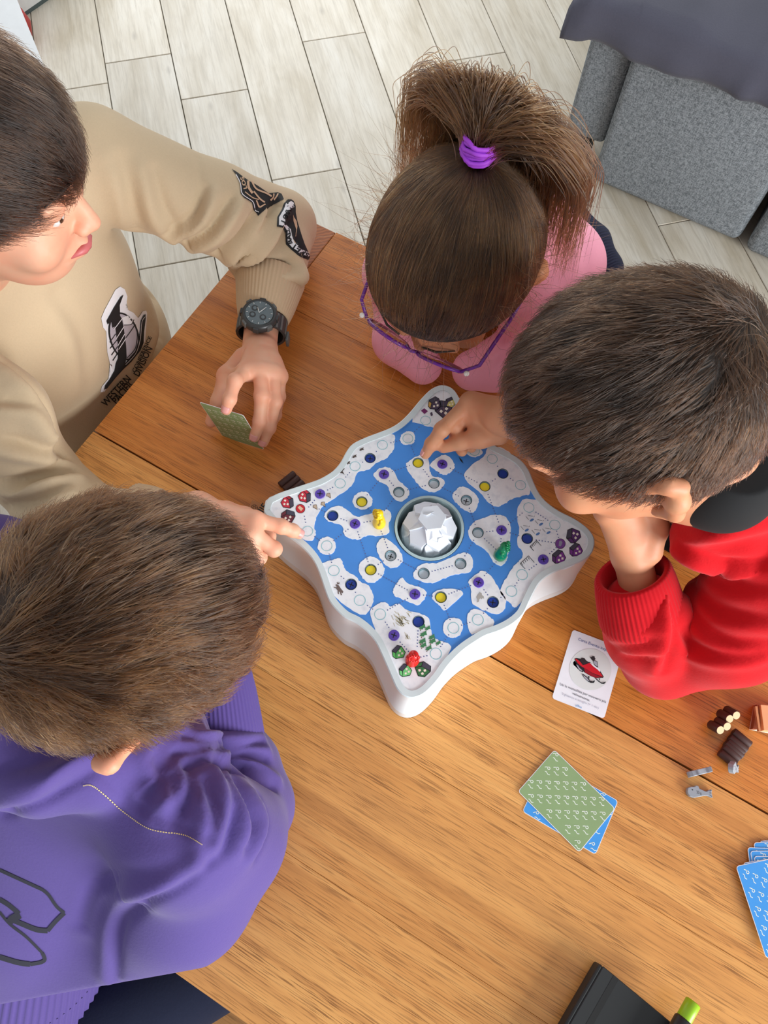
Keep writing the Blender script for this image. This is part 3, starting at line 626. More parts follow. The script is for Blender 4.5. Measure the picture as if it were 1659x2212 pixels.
for (cx, cy) in ((1300,875),(1340,795)):                     # drying racks
    s = 1.0 if cy > 840 else 0.8; T = lambda x, y: zb(cx+s*x, cy+s*y)
    L_ = [[T(-32, 5), T(8, -32)], [T(-32, 5), T(-8, 30)], [T(8, -32), T(36, 0)]]+[[T(-28+i*8+2, 2-i*7), T(-20+i*8, 13-i*7)] for i in range(5)]
    link('rack_print', mesh('rack_print', *flat_strips(L_, 0.0006, ZI+0.0003)), M_INK, board)
M_FISHB = plain('fish_ink', (86, 130, 190), 0.6)
for cx, cy in ((1321,672),(1365,692),(1297,720),(1350,738),(1401,732)):
    prt('fish_print', [([(cx+10*math.cos(a*.6)+3, cy+6*math.sin(a*.6)-4*math.cos(a*.6)) for a in range(10)], M_FISHB)])
    link('line_print', mesh('line_print', *flat_strips([[zb(cx-26, cy-18), zb(cx-12, cy-2)], [zb(cx-14, cy-22), zb(cx+8, cy-18)], [zb(cx+12, cy-14), zb(cx+16, cy-20)]], 0.0004, ZI+0.0003)), M_INK, board)
prt('bird_print', [([(975,370),(990,385),(998,402),(990,396),(984,390)], M_INK)])
# pit and iceberg
lathe_pit = []
V, Fc = [], []
for rr, zz in ((CR+0.0016, ZF), (CR+0.0016, ZT_+0.0006), (CR-0.0012, ZT_+0.0006), (CR-0.0014, ZF-0.045)): V += [(q[0], q[1], zz) for q in circle(*ctr, rr, 48)]
for i in range(3):
    for j in range(48): Fc.append((i*48+j, i*48+(j+1) % 48, (i+1)*48+(j+1) % 48, (i+1)*48+j))
link('pit_wall', mesh('pit_wall', V, Fc), plain('pit_wall', (186, 210, 212), 0.5), board)
link('pit_outline', mesh('pit_outline', *flat_strips([('c', circle(*ctr, CR+0.0018, 56))], 0.0007, ZI+0.0003)), M_INK, board)
def iceberg():
    bm = bmesh.new(); g = random.Random(11); base = ZF-0.045
    # a clump of leaning hexagonal ice columns, highest in the middle
    cols = [(0, 0.003, 0.0165, 0.024)]
    for i in range(6): a = i*math.pi/3+0.35; cols.append((0.0185*math.cos(a), 0.002+0.0185*math.sin(a), 0.0148, 0.012+g.uniform(-0.002, 0.003)))
    for i in range(12): a = i*math.pi/6+0.1; cols.append((0.0300*math.cos(a), 0.0300*math.sin(a), 0.0098, -0.006+g.uniform(-0.008, 0.007)))
    for cx, cy, r, top in cols:
        d = math.hypot(cx, cy); tilt = 0.0 if d < 0.01 else d*22; ux, uy = (cx/d, cy/d) if d > 0 else (0, 0); a0 = g.uniform(0, 1)
        lo, hi = [], []
        for j in range(6):
            a = a0+j*math.pi/3; x, y = cx+r*math.cos(a), cy+r*math.sin(a); k = 1.14
            bx, by = cx*1.08+r*k*math.cos(a), cy*1.08+r*k*math.sin(a); rr = math.hypot(bx, by)
            if rr > CR-0.003: bx, by = bx*(CR-0.003)/rr, by*(CR-0.003)/rr
            lo.append(bm.verts.new((ctr[0]+bx, ctr[1]+by, base)))
            s_ = ((x-cx)*ux+(y-cy)*uy)
            rr = math.hypot(x, y)
            if rr > CR-0.004: x, y = x*(CR-0.004)/rr, y*(CR-0.004)/rr
            hi.append(bm.verts.new((ctr[0]+x*0.93, ctr[1]+y*0.93, ZT_+top-s_*tilt*1.9-(0 if d > 0 else 0.0015*math.sin(a)))))
        bm.faces.new(hi); bm.faces.new(lo[::-1])
        for j in range(6): bm.faces.new((lo[j], lo[(j+1) % 6], hi[(j+1) % 6], hi[j]))
    bmo('iceberg', bm, plain('ice_plastic', (226, 232, 240), 0.42), board)
iceberg()

# ================================================================== pawns
def pawn(px, py, z, s, m, label, lean, tone):
    x, y, _ = P(px, py, z); r = emptyo('game_pawn', (x, y, z), label, 'pawn', 'parka figures on the board'); k = 1.7
    lathe('body', [(0.0082*s, 0), (0.0085*s, 0.002*k), (0.0076*s, 0.005*k), (0.0064*s, 0.009*k), (0.005*s, 0.0125*k), (0.004*s, 0.0145*k)], m, r, 24, (x, y, z))
    hx, hy = x+lean[0]*0.001, y+lean[1]*0.001; zh = z+0.0172*k
    bm = bmesh.new(); bmesh.ops.create_uvsphere(bm, u_segments=20, v_segments=12, radius=0.0060*s); bmesh.ops.translate(bm, vec=(hx, hy, zh), verts=bm.verts); hood = bmo('hood', bm, m, r, True)
    L = Vector((lean[0], lean[1], 0.35)).normalized(); X, Y, _ = frame_from(L); parts = []
    for q in range(12):
        a = 2*math.pi*q/12; c = Vector((hx, hy, zh))+L*0.0036*s+(X*math.cos(a)+Y*math.sin(a))*0.0056*s
        parts.append(lathe_data([(0.0004, -0.002*s), (0.0016*s, -0.0009*s), (0.0017*s, 0.0007*s), (0.0004, 0.002*s)], 6, c, L))
    link('fur_trim', mesh('fur_trim', *merge(parts)), m, r, True)
    for sd in (-1, 1):
        d = Vector((-lean[1], lean[0], 0))*sd; b_ = Vector((x, y, z+0.0125*k)); f_ = Vector((lean[0], lean[1], 0))
        tube('arm', [b_+d*0.0045*s, b_+d*0.0066*s-Vector((0, 0, 0.003*k)), b_+d*0.0062*s+f_*0.003*s-Vector((0, 0, 0.0065*k))], [0.0022*s, 0.0023*s, 0.0018*s], m, r, 8)
pawn(819, 1131, ZI, 0.88, plain('yellow_plastic', (238, 200, 12), 0.35), 'yellow parka-figure pawn beside the iceberg', (-0.6, -0.8), 0)
gm = NT('green_clear_plastic'); gm.set(Roughness=0.12); gm.b.inputs['Base Color'].default_value = srgb(0, 168, 104); gm.b.inputs['Transmission Weight'].default_value = 0.45
pawn(1080, 1200, ZI, 0.88, gm.m, 'translucent green pawn on an ice island', (0.8, 0.3), 0)
pawn(890, 1427, ZI, 0.88, plain('red_plastic', (214, 32, 28), 0.35), 'red parka-figure pawn among the green printed houses', (0.5, -0.8), 0)

# ================================================================== cards
M_CARD = plain('card_white', (240, 240, 246), 0.45); M_GREEN = plain('card_green', (140, 166, 116), 0.5); M_BLUE = plain('card_blue', (66, 154, 230), 0.4); M_GLYPH = plain('card_glyph', (236, 244, 232), 0.5)
def rounded(c, u, v, L, Wd, r=0.0035, n=5):
    pts = []
    for sx, sy, a0 in ((1, 1, 0), (-1, 1, 90), (-1, -1, 180), (1, -1, 270)):
        for k in range(n+1):
            a = math.radians(a0+90*k/n); pts.append((sx*(L/2-r)+r*math.cos(a), sy*(Wd/2-r)+r*math.sin(a)))
    return pts
def card(name, O, U, Vv, label, face, glyph=True, group=None, th=0.0005, gdir=0.6, seed=1, show=True):
    O, U, Vv = Vector(O), Vector(U).normalized(), Vector(Vv).normalized(); Vv = (Vv-U*U.dot(Vv)).normalized(); N = U.cross(Vv)
    mt = Matrix((( U.x, Vv.x, N.x, 0), (U.y, Vv.y, N.y, 0), (U.z, Vv.z, N.z, 0), (0, 0, 0, 1)))
    r = emptyo(name, O, label, 'card', group)
    def put(nm, data, m, par=r):
        me = mesh(nm, *data); me.transform(Matrix.Translation(O) @ mt); return link(nm, me, m, par)
    put('card_stock', prism_data(rounded(0, 0, 0, 0.088, 0.063), 0, th), M_CARD)
    if face is not None: put('card_back', prism_data(rounded(0, 0, 0, 0.0868, 0.0618, 0.003), th, th+0.00008), face)
    if glyph and show:
        ir = Vector((0.863, 0.504, 0)); ga = math.atan2(ir.dot(Vv), ir.dot(U))+gdir; gl = []; c, s = math.cos(ga), math.sin(ga)
        for i in range(-14, 15):
            for j in range(-10, 11):
                gx, gy = i*0.0098, j*0.0150; x, y = gx*c-gy*s, gx*s+gy*c
                if abs(x) > 0.0405 or abs(y) > 0.028: continue
                T = lambda a, b: (x+1.2*(a*c-b*s), y+1.2*(a*s+b*c))
                gl.append(('c', [T(0.0012+0.0012*math.cos(t*.785), 0.0022+0.0012*math.sin(t*.785)) for t in range(8)]))
                gl.append([T(-0.0026, 0.0032), T(-0.0010, 0.0033), T(0.0006, 0.0032)])
                gl.append([T(-0.0026, -0.0006), T(-0.0012, -0.0010), T(-0.0006, -0.0022), T(0.0002, -0.0034), T(0.0020, -0.0036)])
        o = put('glyph_print', flat_strips(gl, 0.00075, th+0.00016), M_GLYPH); o['kind'] = 'stuff'
    return r, put, mt
def on_table(px, dz=0.0):
    return [PV(x, y, TZ+dz) for x, y in px]
def card_from(name, px, label, face, dz=0.0004, **k):         # px: two ends of the long edge, then the far corner
    a, b, c = on_table(px, dz); U = b-a; Vv = c-b; O = (a+b)/2+Vv.normalized()*0.0315
    if U.cross(Vv).z < 0: Vv = -Vv
    return card(name, O, U, Vv, label, face, **k)
card_from('playing_card', [(1289,1848),(1130,1754),(1178,1639)], 'blue-backed card half covered by a green card', M_BLUE, 0.0004, gdir=0.25, group='cards lying on the table')
card_from('playing_card', [(1251,1842),(1120,1711),(1194,1623)], 'green-backed card lying across a blue card on the table', M_GREEN, 0.0018, gdir=-0.04, group='cards lying on the table')
# event card
ec, put, mt = card_from('event_card', [(1305,1557-5),(1346,1403),(1243,1363)], 'white event card with a red snowmobile beside the red sleeve', None, 0.0004, glyph=False)
ZC = TZ+0.0011
zc = lambda x, y: zp(1160+0.12055*x, 1340+0.12055*y, ZC)
def cprt(name, polys, z=ZC): return prt(name, polys, ec, z, zc)
g1 = NT('card_vignette'); g1.b.inputs['Base Color'].default_value = srgb(222, 226, 224); g1.set(Roughness=0.5); g1 = g1.m
cprt('vignette_print', [([(955+375*math.cos(a*.2244)-40*math.sin(a*.2244), 880+372*math.sin(a*.2244)+40*math.cos(a*.2244)) for a in range(28)], g1)])
SR, SD, SG, SB = plain('sled_red', (206, 22, 40), 0.5), plain('sled_dark', (150, 18, 36), 0.5), plain('sled_grey', (172, 172, 184), 0.5), plain('sled_black', (44, 40, 44), 0.5)
cprt('snowmobile_print', [
 ([(645,760),(670,720),(690,740),(760,850),(830,920),(820,930),(770,910),(690,830),(655,800)], M_INK), ([(700,790),(740,810),(810,890),(800,910),(750,880)], SG),
 ([(670,690),(700,675),(780,690),(920,750),(945,745),(1050,830),(1130,900),(1195,1010),(1185,1030),(1050,1035),(960,1000),(850,935),(760,850),(690,740)], M_INK),
 ([(680,695),(705,690),(760,730),(820,800),(880,790),(940,760),(1050,850),(1120,920),(1180,1010),(1100,985),(990,940),(880,870),(800,830),(740,780)], SR),
 ([(840,850),(900,885),(990,945),(1080,990),(1180,1020),(1050,1030),(960,995),(860,935)], SD),
 ([(940,755),(1000,790),(1060,830),(1130,885),(1130,930),(1080,880),(1000,820)], M_CARD), ([(775,700),(800,670),(850,680),(880,720),(920,745),(910,770),(840,795),(790,745)], SB),
 ([(1000,740),(1020,715),(1080,735),(1095,850),(1040,820)], M_INK), ([(1006,745),(1022,725),(1072,742),(1085,830),(1040,805)], SG),
 ([(965,690),(945,655),(975,660),(985,645),(1030,645),(1035,680),(1050,690),(1020,720),(990,725)], SB),
 ([(805,970),(830,965),(900,1020),(950,1085),(1000,1095),(1030,1075),(1035,1090),(1015,1125),(960,1125),(900,1090),(840,1030)], M_INK), ([(825,980),(895,1035),(940,1095),(900,1080),(845,1025)], SG),
 ([(1030,1035),(1060,1040),(1110,1090),(1160,1120),(1200,1110),(1225,1095),(1228,1115),(1200,1140),(1150,1135),(1090,1095)], M_INK), ([(1050,1045),(1110,1100),(1140,1120),(1090,1085)], SG),
 ([(910,1000),(940,1005),(930,1050),(945,1080),(915,1050)], M_INK), ([(1100,1040),(1130,1045),(1115,1085)], M_INK)])
def card_text(s, a, b, size, m, bold=0.0):
    A, B = zc(*a), zc(*b); me = text_mesh(s, 1.0, bold); xs = [v.co.x for v in me.vertices]; wd = max(xs)-min(xs); L = math.hypot(B[0]-A[0], B[1]-A[1]); k = L/wd
    me.transform(Matrix.Translation(((A[0]+B[0])/2, (A[1]+B[1])/2, ZC+0.0002)) @ Matrix.Rotation(math.atan2(B[1]-A[1], B[0]-A[0]), 4, 'Z') @ Matrix.Diagonal((k, k, k, 1)))
    link('text_print', me, m, ec)
card_text('Carta Evento inquinante', (740, 335), (1435, 605), 1, plain('text_blue', (58, 84, 150), 0.6))
card_text('Usi la motoslitta per muoverti più', (410, 1140), (1235, 1465), 1, plain('text_dark', (54, 54, 66), 0.6))
card_text('velocemente.', (635, 1305), (950, 1440), 1, plain('text_dark', (54, 54, 66), 0.6))
card_text('Il ghiaccio si scioglie (+ 1 clic)', (450, 1315), (1105, 1575), 1, plain('text_grey', (176, 176, 190), 0.6))
card_text('silku', (690, 1520), (800, 1560), 1, plain('text_sky', (96, 156, 206), 0.6))
# blue draw pile at the table's right side
a = PV(1589, 1871, TZ+0.006); b = PV(1657, 2078, TZ+0.006); U = (b-a).normalized(); Vr = Vector((-U.y, U.x, 0))
pile = [((1645,1815),(1690,2040),'bottom'),((1640,1816),(1672,2035),'b'),((1627,1820),(1668,2020),'c'),((1614,1830),(1640,2030),'d'),((1620,1838),(1655,2040),'e'),((1628,1849),(1660,2050),'f'),((1604,1864),(1664,2070),'g')]
words = ['lowest', 'second lowest', 'third from the bottom', 'fourth from the bottom', 'fifth from the bottom', 'sixth from the bottom', 'second from the top']
for i, (q0, q1, nm) in enumerate(pile):
    a_ = PV(*q0, TZ+0.0006+i*0.0008); b_ = PV(*q1, TZ+0.0006+i*0.0008); U_ = (b_-a_).normalized(); V_ = Vector((-U_.y, U_.x, 0))
    card('playing_card', a_+U_*0.044+V_*0.0315, U_, V_, 'blue-backed card in the draw pile at the table edge, %s' % words[i], M_BLUE, gdir=-0.3, group='draw pile of blue cards')
card('playing_card', a+U*0.044+Vr*0.0315, U, Vr, 'blue-backed card on top of the draw pile', M_BLUE, gdir=-0.42, group='draw pile of blue cards')

# ================================================================== small wooden tokens
M_LOG = plain('dark_log_wood', (66, 36, 30), 0.55); M_CUT = plain('cut_wood', (198, 174, 128), 0.6); M_FISHG = plain('grey_painted_wood', (150, 158, 166), 0.5)
def log_bundle(name, a, b, up, nlog, r, m_end, label, grp):
    a, b = Vector(a), Vector(b); ax = (b-a).normalized(); side = Vector(up).cross(ax).normalized()
    t = emptyo(name, a, label, 'token', grp)
    for i in range(nlog):
        o_ = side*(i-(nlog-1)/2)*r*1.75; q0, q1 = a+o_, b+o_; L = (q1-q0).length
        lg_ = lathe('log', [(r*0.9, 0), (r, 0.0006), (r, L-0.0006), (r*0.9, L)], M_LOG, t, 14, q0, ax)
        if m_end is not None: lathe('cut_end', [(r*0.88, 0), (r*0.88, 0.0005)], m_end, lg_, 14, q1+ax*0.0001, ax, False)
Zt = TZ
def lying(p, q, nlog, r, label, lift=0.0):
    A, B = PV(*p, TZ+r+0.0004+lift), PV(*q, TZ+r+0.0004+lift); log_bundle('wood_token', A, B, (0, 0, 1), nlog, r, None, label, 'log bundle tokens')
lying((1575,1592), (1612,1622), 3, 0.0048, 'dark three-log wooden token, upper of the two lying together'); lying((1563,1612), (1597,1640), 3, 0.0048, 'dark three-log wooden token touching the stone-grey token')
lying((614,1058), (646,1032), 3, 0.0048, 'dark three-log wooden token by the tip of the board')
def standing(p, q, ang, label):
    A, B = PV(*p, TZ+0.0062), PV(*q, TZ+0.0215); ax = (B-A).normalized(); log_bundle('wood_token', A, B, Vector((math.cos(ang), math.sin(ang), 0)).cross(ax), 2, 0.0052, M_CUT, label, 'log bundle tokens')
standing((1562,1537), (1583,1549), 1.0, 'upright two-log token with pale cut ends, farther of the pair'); standing((1542,1561), (1563,1573), 1.0, 'upright two-log token with pale cut ends, next to the lying logs')
FISH = [(-0.0135,0.0005),(-0.0125,0.0038),(-0.009,0.0055),(-0.005,0.0058),(-0.0035,0.0075),(-0.001,0.0072),(0,0.0046),(0.005,0.003),(0.008,0.0024),(0.0105,0.0042),(0.014,0.0055),(0.0135,0.001),(0.0145,-0.0035),(0.010,-0.0018),(0.006,-0.0022),(0,-0.004),(-0.006,-0.0058),(-0.0105,-0.0048),(-0.013,-0.0022)]
def fish(px, rotm, z, label):
    c = PV(*px, z); t = emptyo('fish_token', c, label, 'token', 'grey fish tokens'); T = Matrix.Translation(c) @ rotm
    me = mesh('fish_body', *prism_data(FISH, -0.003, 0.003)); me.transform(T); o = link('fish_body', me, M_FISHG, t); bv = o.modifiers.new('edge', 'BEVEL'); bv.width = 0.0005
    q = [[(-0.003, 0.002), (-0.0022, 0.0004), (-0.003, -0.0014)], [(-0.0014, 0.002), (-0.0006, 0.0004), (-0.0014, -0.0014)], [(0.0005, -0.001), (0.0012, 0.0006), (0.002, -0.001), (0.0005, -0.0012), (0.0022, -0.0022)], [(0.011, 0.0032), (0.0134, 0.0044)], [(0.0108, 0.0012), (0.0132, 0.0014)], [(0.011, -0.0008), (0.0136, -0.0024)]]
    V, Fc = flat_strips(q, 0.0004, 0.0032); k = len(V); cc = circle(-0.0078, 0.0022, 0.0007, 8); V += [(x, y, 0.0032) for x, y in cc]; Fc.append(tuple(range(k, k+8)))
    me = mesh('fish_marks', V, Fc); me.transform(T); link('fish_marks', me, M_INK, t)
iu = math.atan2(0.504, 0.863)
fish((1509, 1713), Matrix.Rotation(iu-0.12, 4, 'Z'), TZ+0.0034, 'grey wooden fish token lying flat, showing its eye')
fish((1509, 1668), Matrix.Rotation(iu+0.22, 4, 'Z') @ Matrix.Rotation(math.radians(88), 4, 'X'), TZ+0.0064, 'grey wooden fish token standing on edge across the seam')
fish((1584, 1660), Matrix.Rotation(iu+0.0, 4, 'Z') @ Matrix.Rotation(math.radians(55), 4, 'Y') @ Matrix.Rotation(0.2, 4, 'X'), TZ+0.0135, 'grey wooden fish token tilted up beside the dark logs')
# kraft tiles
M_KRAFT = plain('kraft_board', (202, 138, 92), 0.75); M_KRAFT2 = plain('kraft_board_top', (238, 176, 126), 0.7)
kr = emptyo('card_box', PV(1650, 1550, TZ), 'small tan cardboard box with a folded end, near the dark logs', 'box')
kc = on_table([(1628,1523),(1700,1530),(1690,1590),(1618,1576)]); prism('tray', [(q.x, q.y) for q in kc], TZ+0.0003, TZ+0.004, plain('box_paper', (240, 226, 206), 0.8), kr)
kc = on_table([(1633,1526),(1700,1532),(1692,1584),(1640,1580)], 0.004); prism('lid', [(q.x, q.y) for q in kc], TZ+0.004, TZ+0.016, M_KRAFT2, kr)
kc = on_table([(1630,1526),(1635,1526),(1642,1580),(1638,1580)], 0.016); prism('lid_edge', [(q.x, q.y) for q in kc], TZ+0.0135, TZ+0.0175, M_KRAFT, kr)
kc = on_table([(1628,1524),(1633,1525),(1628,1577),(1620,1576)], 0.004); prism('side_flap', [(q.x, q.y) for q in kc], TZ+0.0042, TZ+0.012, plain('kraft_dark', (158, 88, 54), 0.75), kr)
kt = emptyo('resource_card', PV(560, 1100, TZ), 'brown kraft card with black print, half under the pointing hand', 'card')
kc = on_table([(545,1081),(600,1102),(575,1160),(520,1137)]); prism('card_stock', [(q.x, q.y) for q in kc], TZ+0.0003, TZ+0.0012, plain('kraft_card', (186, 128, 84), 0.8), kt)
zk = lambda x, y: zp(500+0.12055*x, 1020+0.12055*y, TZ+0.0014)
ln = [[zk(410+60*math.cos(a*.63), 640+58*math.sin(a*.63)) for a in range(11)]]+[[zk(410+28*math.cos(a*1.05), 640+26*math.sin(a*1.05)) for a in range(7)]]+[[zk(410+28*math.cos(a*1.05), 640+26*math.sin(a*1.05)), zk(410+60*math.cos(a*1.05), 640+58*math.sin(a*1.05))] for a in range(6)]
link('ball_print', mesh('ball_print', *flat_strips(ln, 0.0005, TZ+0.0015)), M_INK, kt)
me = text_mesh('HIE', 0.012, 0.0002); A, B = zk(500, 735), zk(590, 610); me.transform(Matrix.Translation(((A[0]+B[0])/2, (A[1]+B[1])/2, TZ+0.0015)) @ Matrix.Rotation(math.atan2(B[1]-A[1], B[0]-A[0]), 4, 'Z')); link('text_print', me, M_INK, kt)
# notebook and pen
nb_ = emptyo('notebook', PV(1300, 2160, TZ), 'thick black notebook lying on the near part of the table', 'notebook'); NBH = 0.022
c0, c1 = PV(1303, 2087, TZ+NBH), PV(1448, 2207, TZ+NBH); U = (c1-c0); U.z = 0; U.normalize(); Vd = Vector((U.y, -U.x, 0))
if Vd.dot(Vector((0.47, -0.79, 0))) < 0: Vd = -Vd
M_NB = plain('black_cover', (34, 36, 37), 0.55)
def nbp(u0, u1, v0, v1): return [tuple((c0+U*a+Vd*b)[:2]) for a, b in ((u0, v0), (u1, v0), (u1, v1), (u0, v1))]
for nm, zz0, zz1 in (('back_cover', 0.0003, 0.0028), ('front_cover', NBH-0.0028, NBH)):
    o = prism(nm, nbp(0, 0.15, 0, 0.21), TZ+zz0, TZ+zz1, M_NB, nb_); bv = o.modifiers.new('edge', 'BEVEL'); bv.width = 0.0008
prism('pages', nbp(0.004, 0.147, 0.003, 0.207), TZ+0.0028, TZ+NBH-0.0028, plain('paper', (232, 226, 212), 0.9), nb_)
o = prism('spine', nbp(-0.004, 0.001, 0.0, 0.21), TZ+0.0003, TZ+NBH-0.0006, M_NB, nb_); bv = o.modifiers.new('edge', 'BEVEL'); bv.width = 0.0025; bv.segments = 3
prism('hinge_groove', nbp(0.0125, 0.0185, 0.0, 0.21), TZ+NBH, TZ+NBH+0.0002, plain('groove', (18, 18, 18), 0.6), nb_)
pn = emptyo('marker_pen', PV(1480, 2200, TZ), 'black pen with a lime green end beside the notebook', 'pen')
p0, p1 = PV(1497, 2163, TZ+0.03), PV(1470, 2212, TZ+0.03); dr = (p1-p0); dr.z = 0; dr.normalize()
q0 = p0.copy(); q0.z = TZ+NBH+0.0094
lathe('end_cap', [(0.0062, 0), (0.0075, 0.001), (0.0075, 0.018), (0.0068, 0.020)], plain('lime_plastic', (150, 196, 24), 0.35), pn, 20, q0, dr)
lathe('barrel', [(0.0074, 0.018), (0.0088, 0.020), (0.0088, 0.12), (0.004, 0.135), (0.002, 0.14)], M_BLACK, pn, 20, q0, dr)
# ================================================================== people
def Q3(px, py, z): return P(px, py, z)
def zz(ox, oy, s): return lambda x, y, z: P(ox+s*x, oy+s*y, z)
def skin(name, rgb):
    m = NT(name); c = srgb(*rgb); v = m.coord(); n = m.noise(v, 45, 3, 0.6); f = m.noise(v, 420, 2, 0.5)
    red = (min(1, c[0]*1.06), c[1]*0.80, c[2]*0.76, 1)
    m.l(m.mix(c, red, m.ramp(n, [(0.35, (0, 0, 0, 1)), (0.75, (0.7,)*3+(1,))])), m.b.inputs['Base Color']); m.set(Roughness=0.5)
    m.b.inputs['Subsurface Weight'].default_value = 0.12; m.b.inputs['Subsurface Radius'].default_value = (0.008, 0.003, 0.0015); m.b.inputs['Specular IOR Level'].default_value = 0.35
    m.bump(f, 0.12, 0.0004); return m.m
def nail_mat(): return plain('nail', (226, 160, 152), 0.3)
def head_frame(fh, pitch, roll=0.0):
    fh = np.array([fh[0], fh[1], 0.0]); fh /= np.linalg.norm(fh); p = math.radians(pitch); z = np.array([0, 0, 1.0])
    f = fh*math.cos(p)-z*math.sin(p); u = fh*math.sin(p)+z*math.cos(p); r = np.cross(f, u); q = math.radians(roll)
    return np.stack([r*math.cos(q)+u*math.sin(q), f, u*math.cos(q)-r*math.sin(q)], 1)          # columns: right, forward, up
CR_ = (0.0715, 0.0905, 0.082)                                   # cranium half sizes
def add_head(v, C, R, s=1.0, ears=1.0):
    L = lambda x, y, z: C+R @ (np.array([x, y, z])*s)
    v.ell(L(0, 0, 0.012), [a*s for a in CR_], R, 0.01)
    v.ell(L(0, 0.032, -0.05), (0.056*s, 0.056*s, 0.062*s), R, 0.03*s)             # face
    v.ell(L(0, 0.052, -0.092), (0.030*s, 0.026*s, 0.022*s), R, 0.03*s)            # chin
    v.chain([L(0, 0.088, -0.012), L(0, 0.103, -0.045)], [0.0055*s, 0.0082*s], 0.01*s)  # nose
    for sx in (-1, 1):
        v.ell(L(sx*0.010, 0.097, -0.047), (0.0065*s,)*3, R, 0.006*s)
        v.ell(L(sx*0.030, 0.096, -0.014), (0.016*s, 0.012*s, 0.011*s), R, 0.012*s, 'sub')   # eye sockets
        v.ell(L(sx*0.030, 0.077, -0.014), (0.0125*s,)*3, R, 0.003*s)
        v.ell(L(sx*0.030, 0.0800, -0.0085), (0.0140*s, 0.0128*s, 0.0098*s), R, 0.002*s)
        v.chain([L(sx*0.014, 0.092, 0.004), L(sx*0.045, 0.083, 0.004)], [0.006*s, 0.005*s], 0.012*s)
        v.ell(L(sx*0.040, 0.068, -0.048), (0.018*s, 0.016*s, 0.018*s), R, 0.02*s)
        if ears:
            e = L(sx*0.072, -0.012, -0.022); t = R @ np.array([sx*0.010, -0.011, 0.005])*s*(ears if not hasattr(ears, '__len__') else ears[0 if sx < 0 else 1])
            v.chain([e, e+t, e+t+R @ np.array([0, -0.006, 0.016])*s], [0.008*s, 0.0075*s, 0.006*s], 0.008*s)
            v.chain([e+t+R @ np.array([0, -0.006, 0.016])*s, e+t*1.15+R @ np.array([0, 0.002, 0.022])*s, e+R @ np.array([sx*0.006, 0.012, 0.018])*s], [0.006*s, 0.006*s, 0.005*s], 0.006*s)
            v.chain([e+t, e+t*0.8+R @ np.array([0, 0.004, -0.018])*s, e+R @ np.array([0, 0.010, -0.022])*s], [0.007*s, 0.006*s, 0.005*s], 0.006*s)
            v.ell(e+R @ np.array([sx*0.012, 0.006, 0.002])*s, (0.006*s, 0.006*s, 0.010*s), R, 0.005*s, 'sub')
    v.chain([L(-0.017, 0.083, -0.073), L(0, 0.090, -0.071), L(0.017, 0.083, -0.073)], [0.0035*s, 0.0055*s, 0.0035*s], 0.006*s)
    v.chain([L(-0.015, 0.081, -0.081), L(0, 0.087, -0.082), L(0.015, 0.081, -0.081)], [0.0035*s, 0.006*s, 0.0035*s], 0.006*s)
def bounds(pts, m): p = np.array(pts); return p.min(0)-m, p.max(0)+m
def head_mesh(C, R, s, neck, h=0.0028, ears=1.0):
    lo, hi = bounds([C-0.135*s, C+0.135*s, neck], 0.04); v = Vol(lo, hi, h); add_head(v, C, R, s, ears)
    v.chain([C+R @ np.array([0, -0.018, -0.05])*s, (C+R @ np.array([0, -0.022, -0.09])*s), neck], [0.046*s, 0.045*s, 0.055*s], 0.025); return v.mesh(smooth=1)
def lips_brows(par, C, R, s, brow):
    L = lambda x, y, z: Vector(C+R @ (np.array([x, y, z])*s))
    tube('lips', [L(-0.019, 0.0845, -0.075), L(-0.008, 0.0935, -0.0735), L(0, 0.0945, -0.0745), L(0.008, 0.0935, -0.0735), L(0.019, 0.0845, -0.075)], [0.0015*s, 0.0045*s, 0.005*s, 0.0045*s, 0.0015*s], plain('lip', (196, 104, 104), 0.45), par, 8)
    for sx in (-1, 1):
        tube('eyebrow', [L(sx*0.014, 0.0975, 0.010), L(sx*0.030, 0.0945, 0.013), L(sx*0.047, 0.0845, 0.009)], [0.0012*s, 0.0016*s, 0.0006*s], brow, par, 6)
        e = lathe('eye', [(0.0015*s, -0.0125*s), (0.0088*s, -0.009*s), (0.0125*s, 0), (0.0088*s, 0.009*s), (0.002*s, 0.0126*s)], plain('eye_white', (232, 228, 222), 0.2), par, 16, L(sx*0.030, 0.0785, -0.014), R[:, 1])
        lathe('iris', [(0.0058*s, 0), (0.0045*s, 0.0012*s), (0.0005, 0.0016*s)], plain('iris', (56, 36, 24), 0.15), e, 14, L(sx*0.030, 0.0895, -0.0145), R[:, 1])
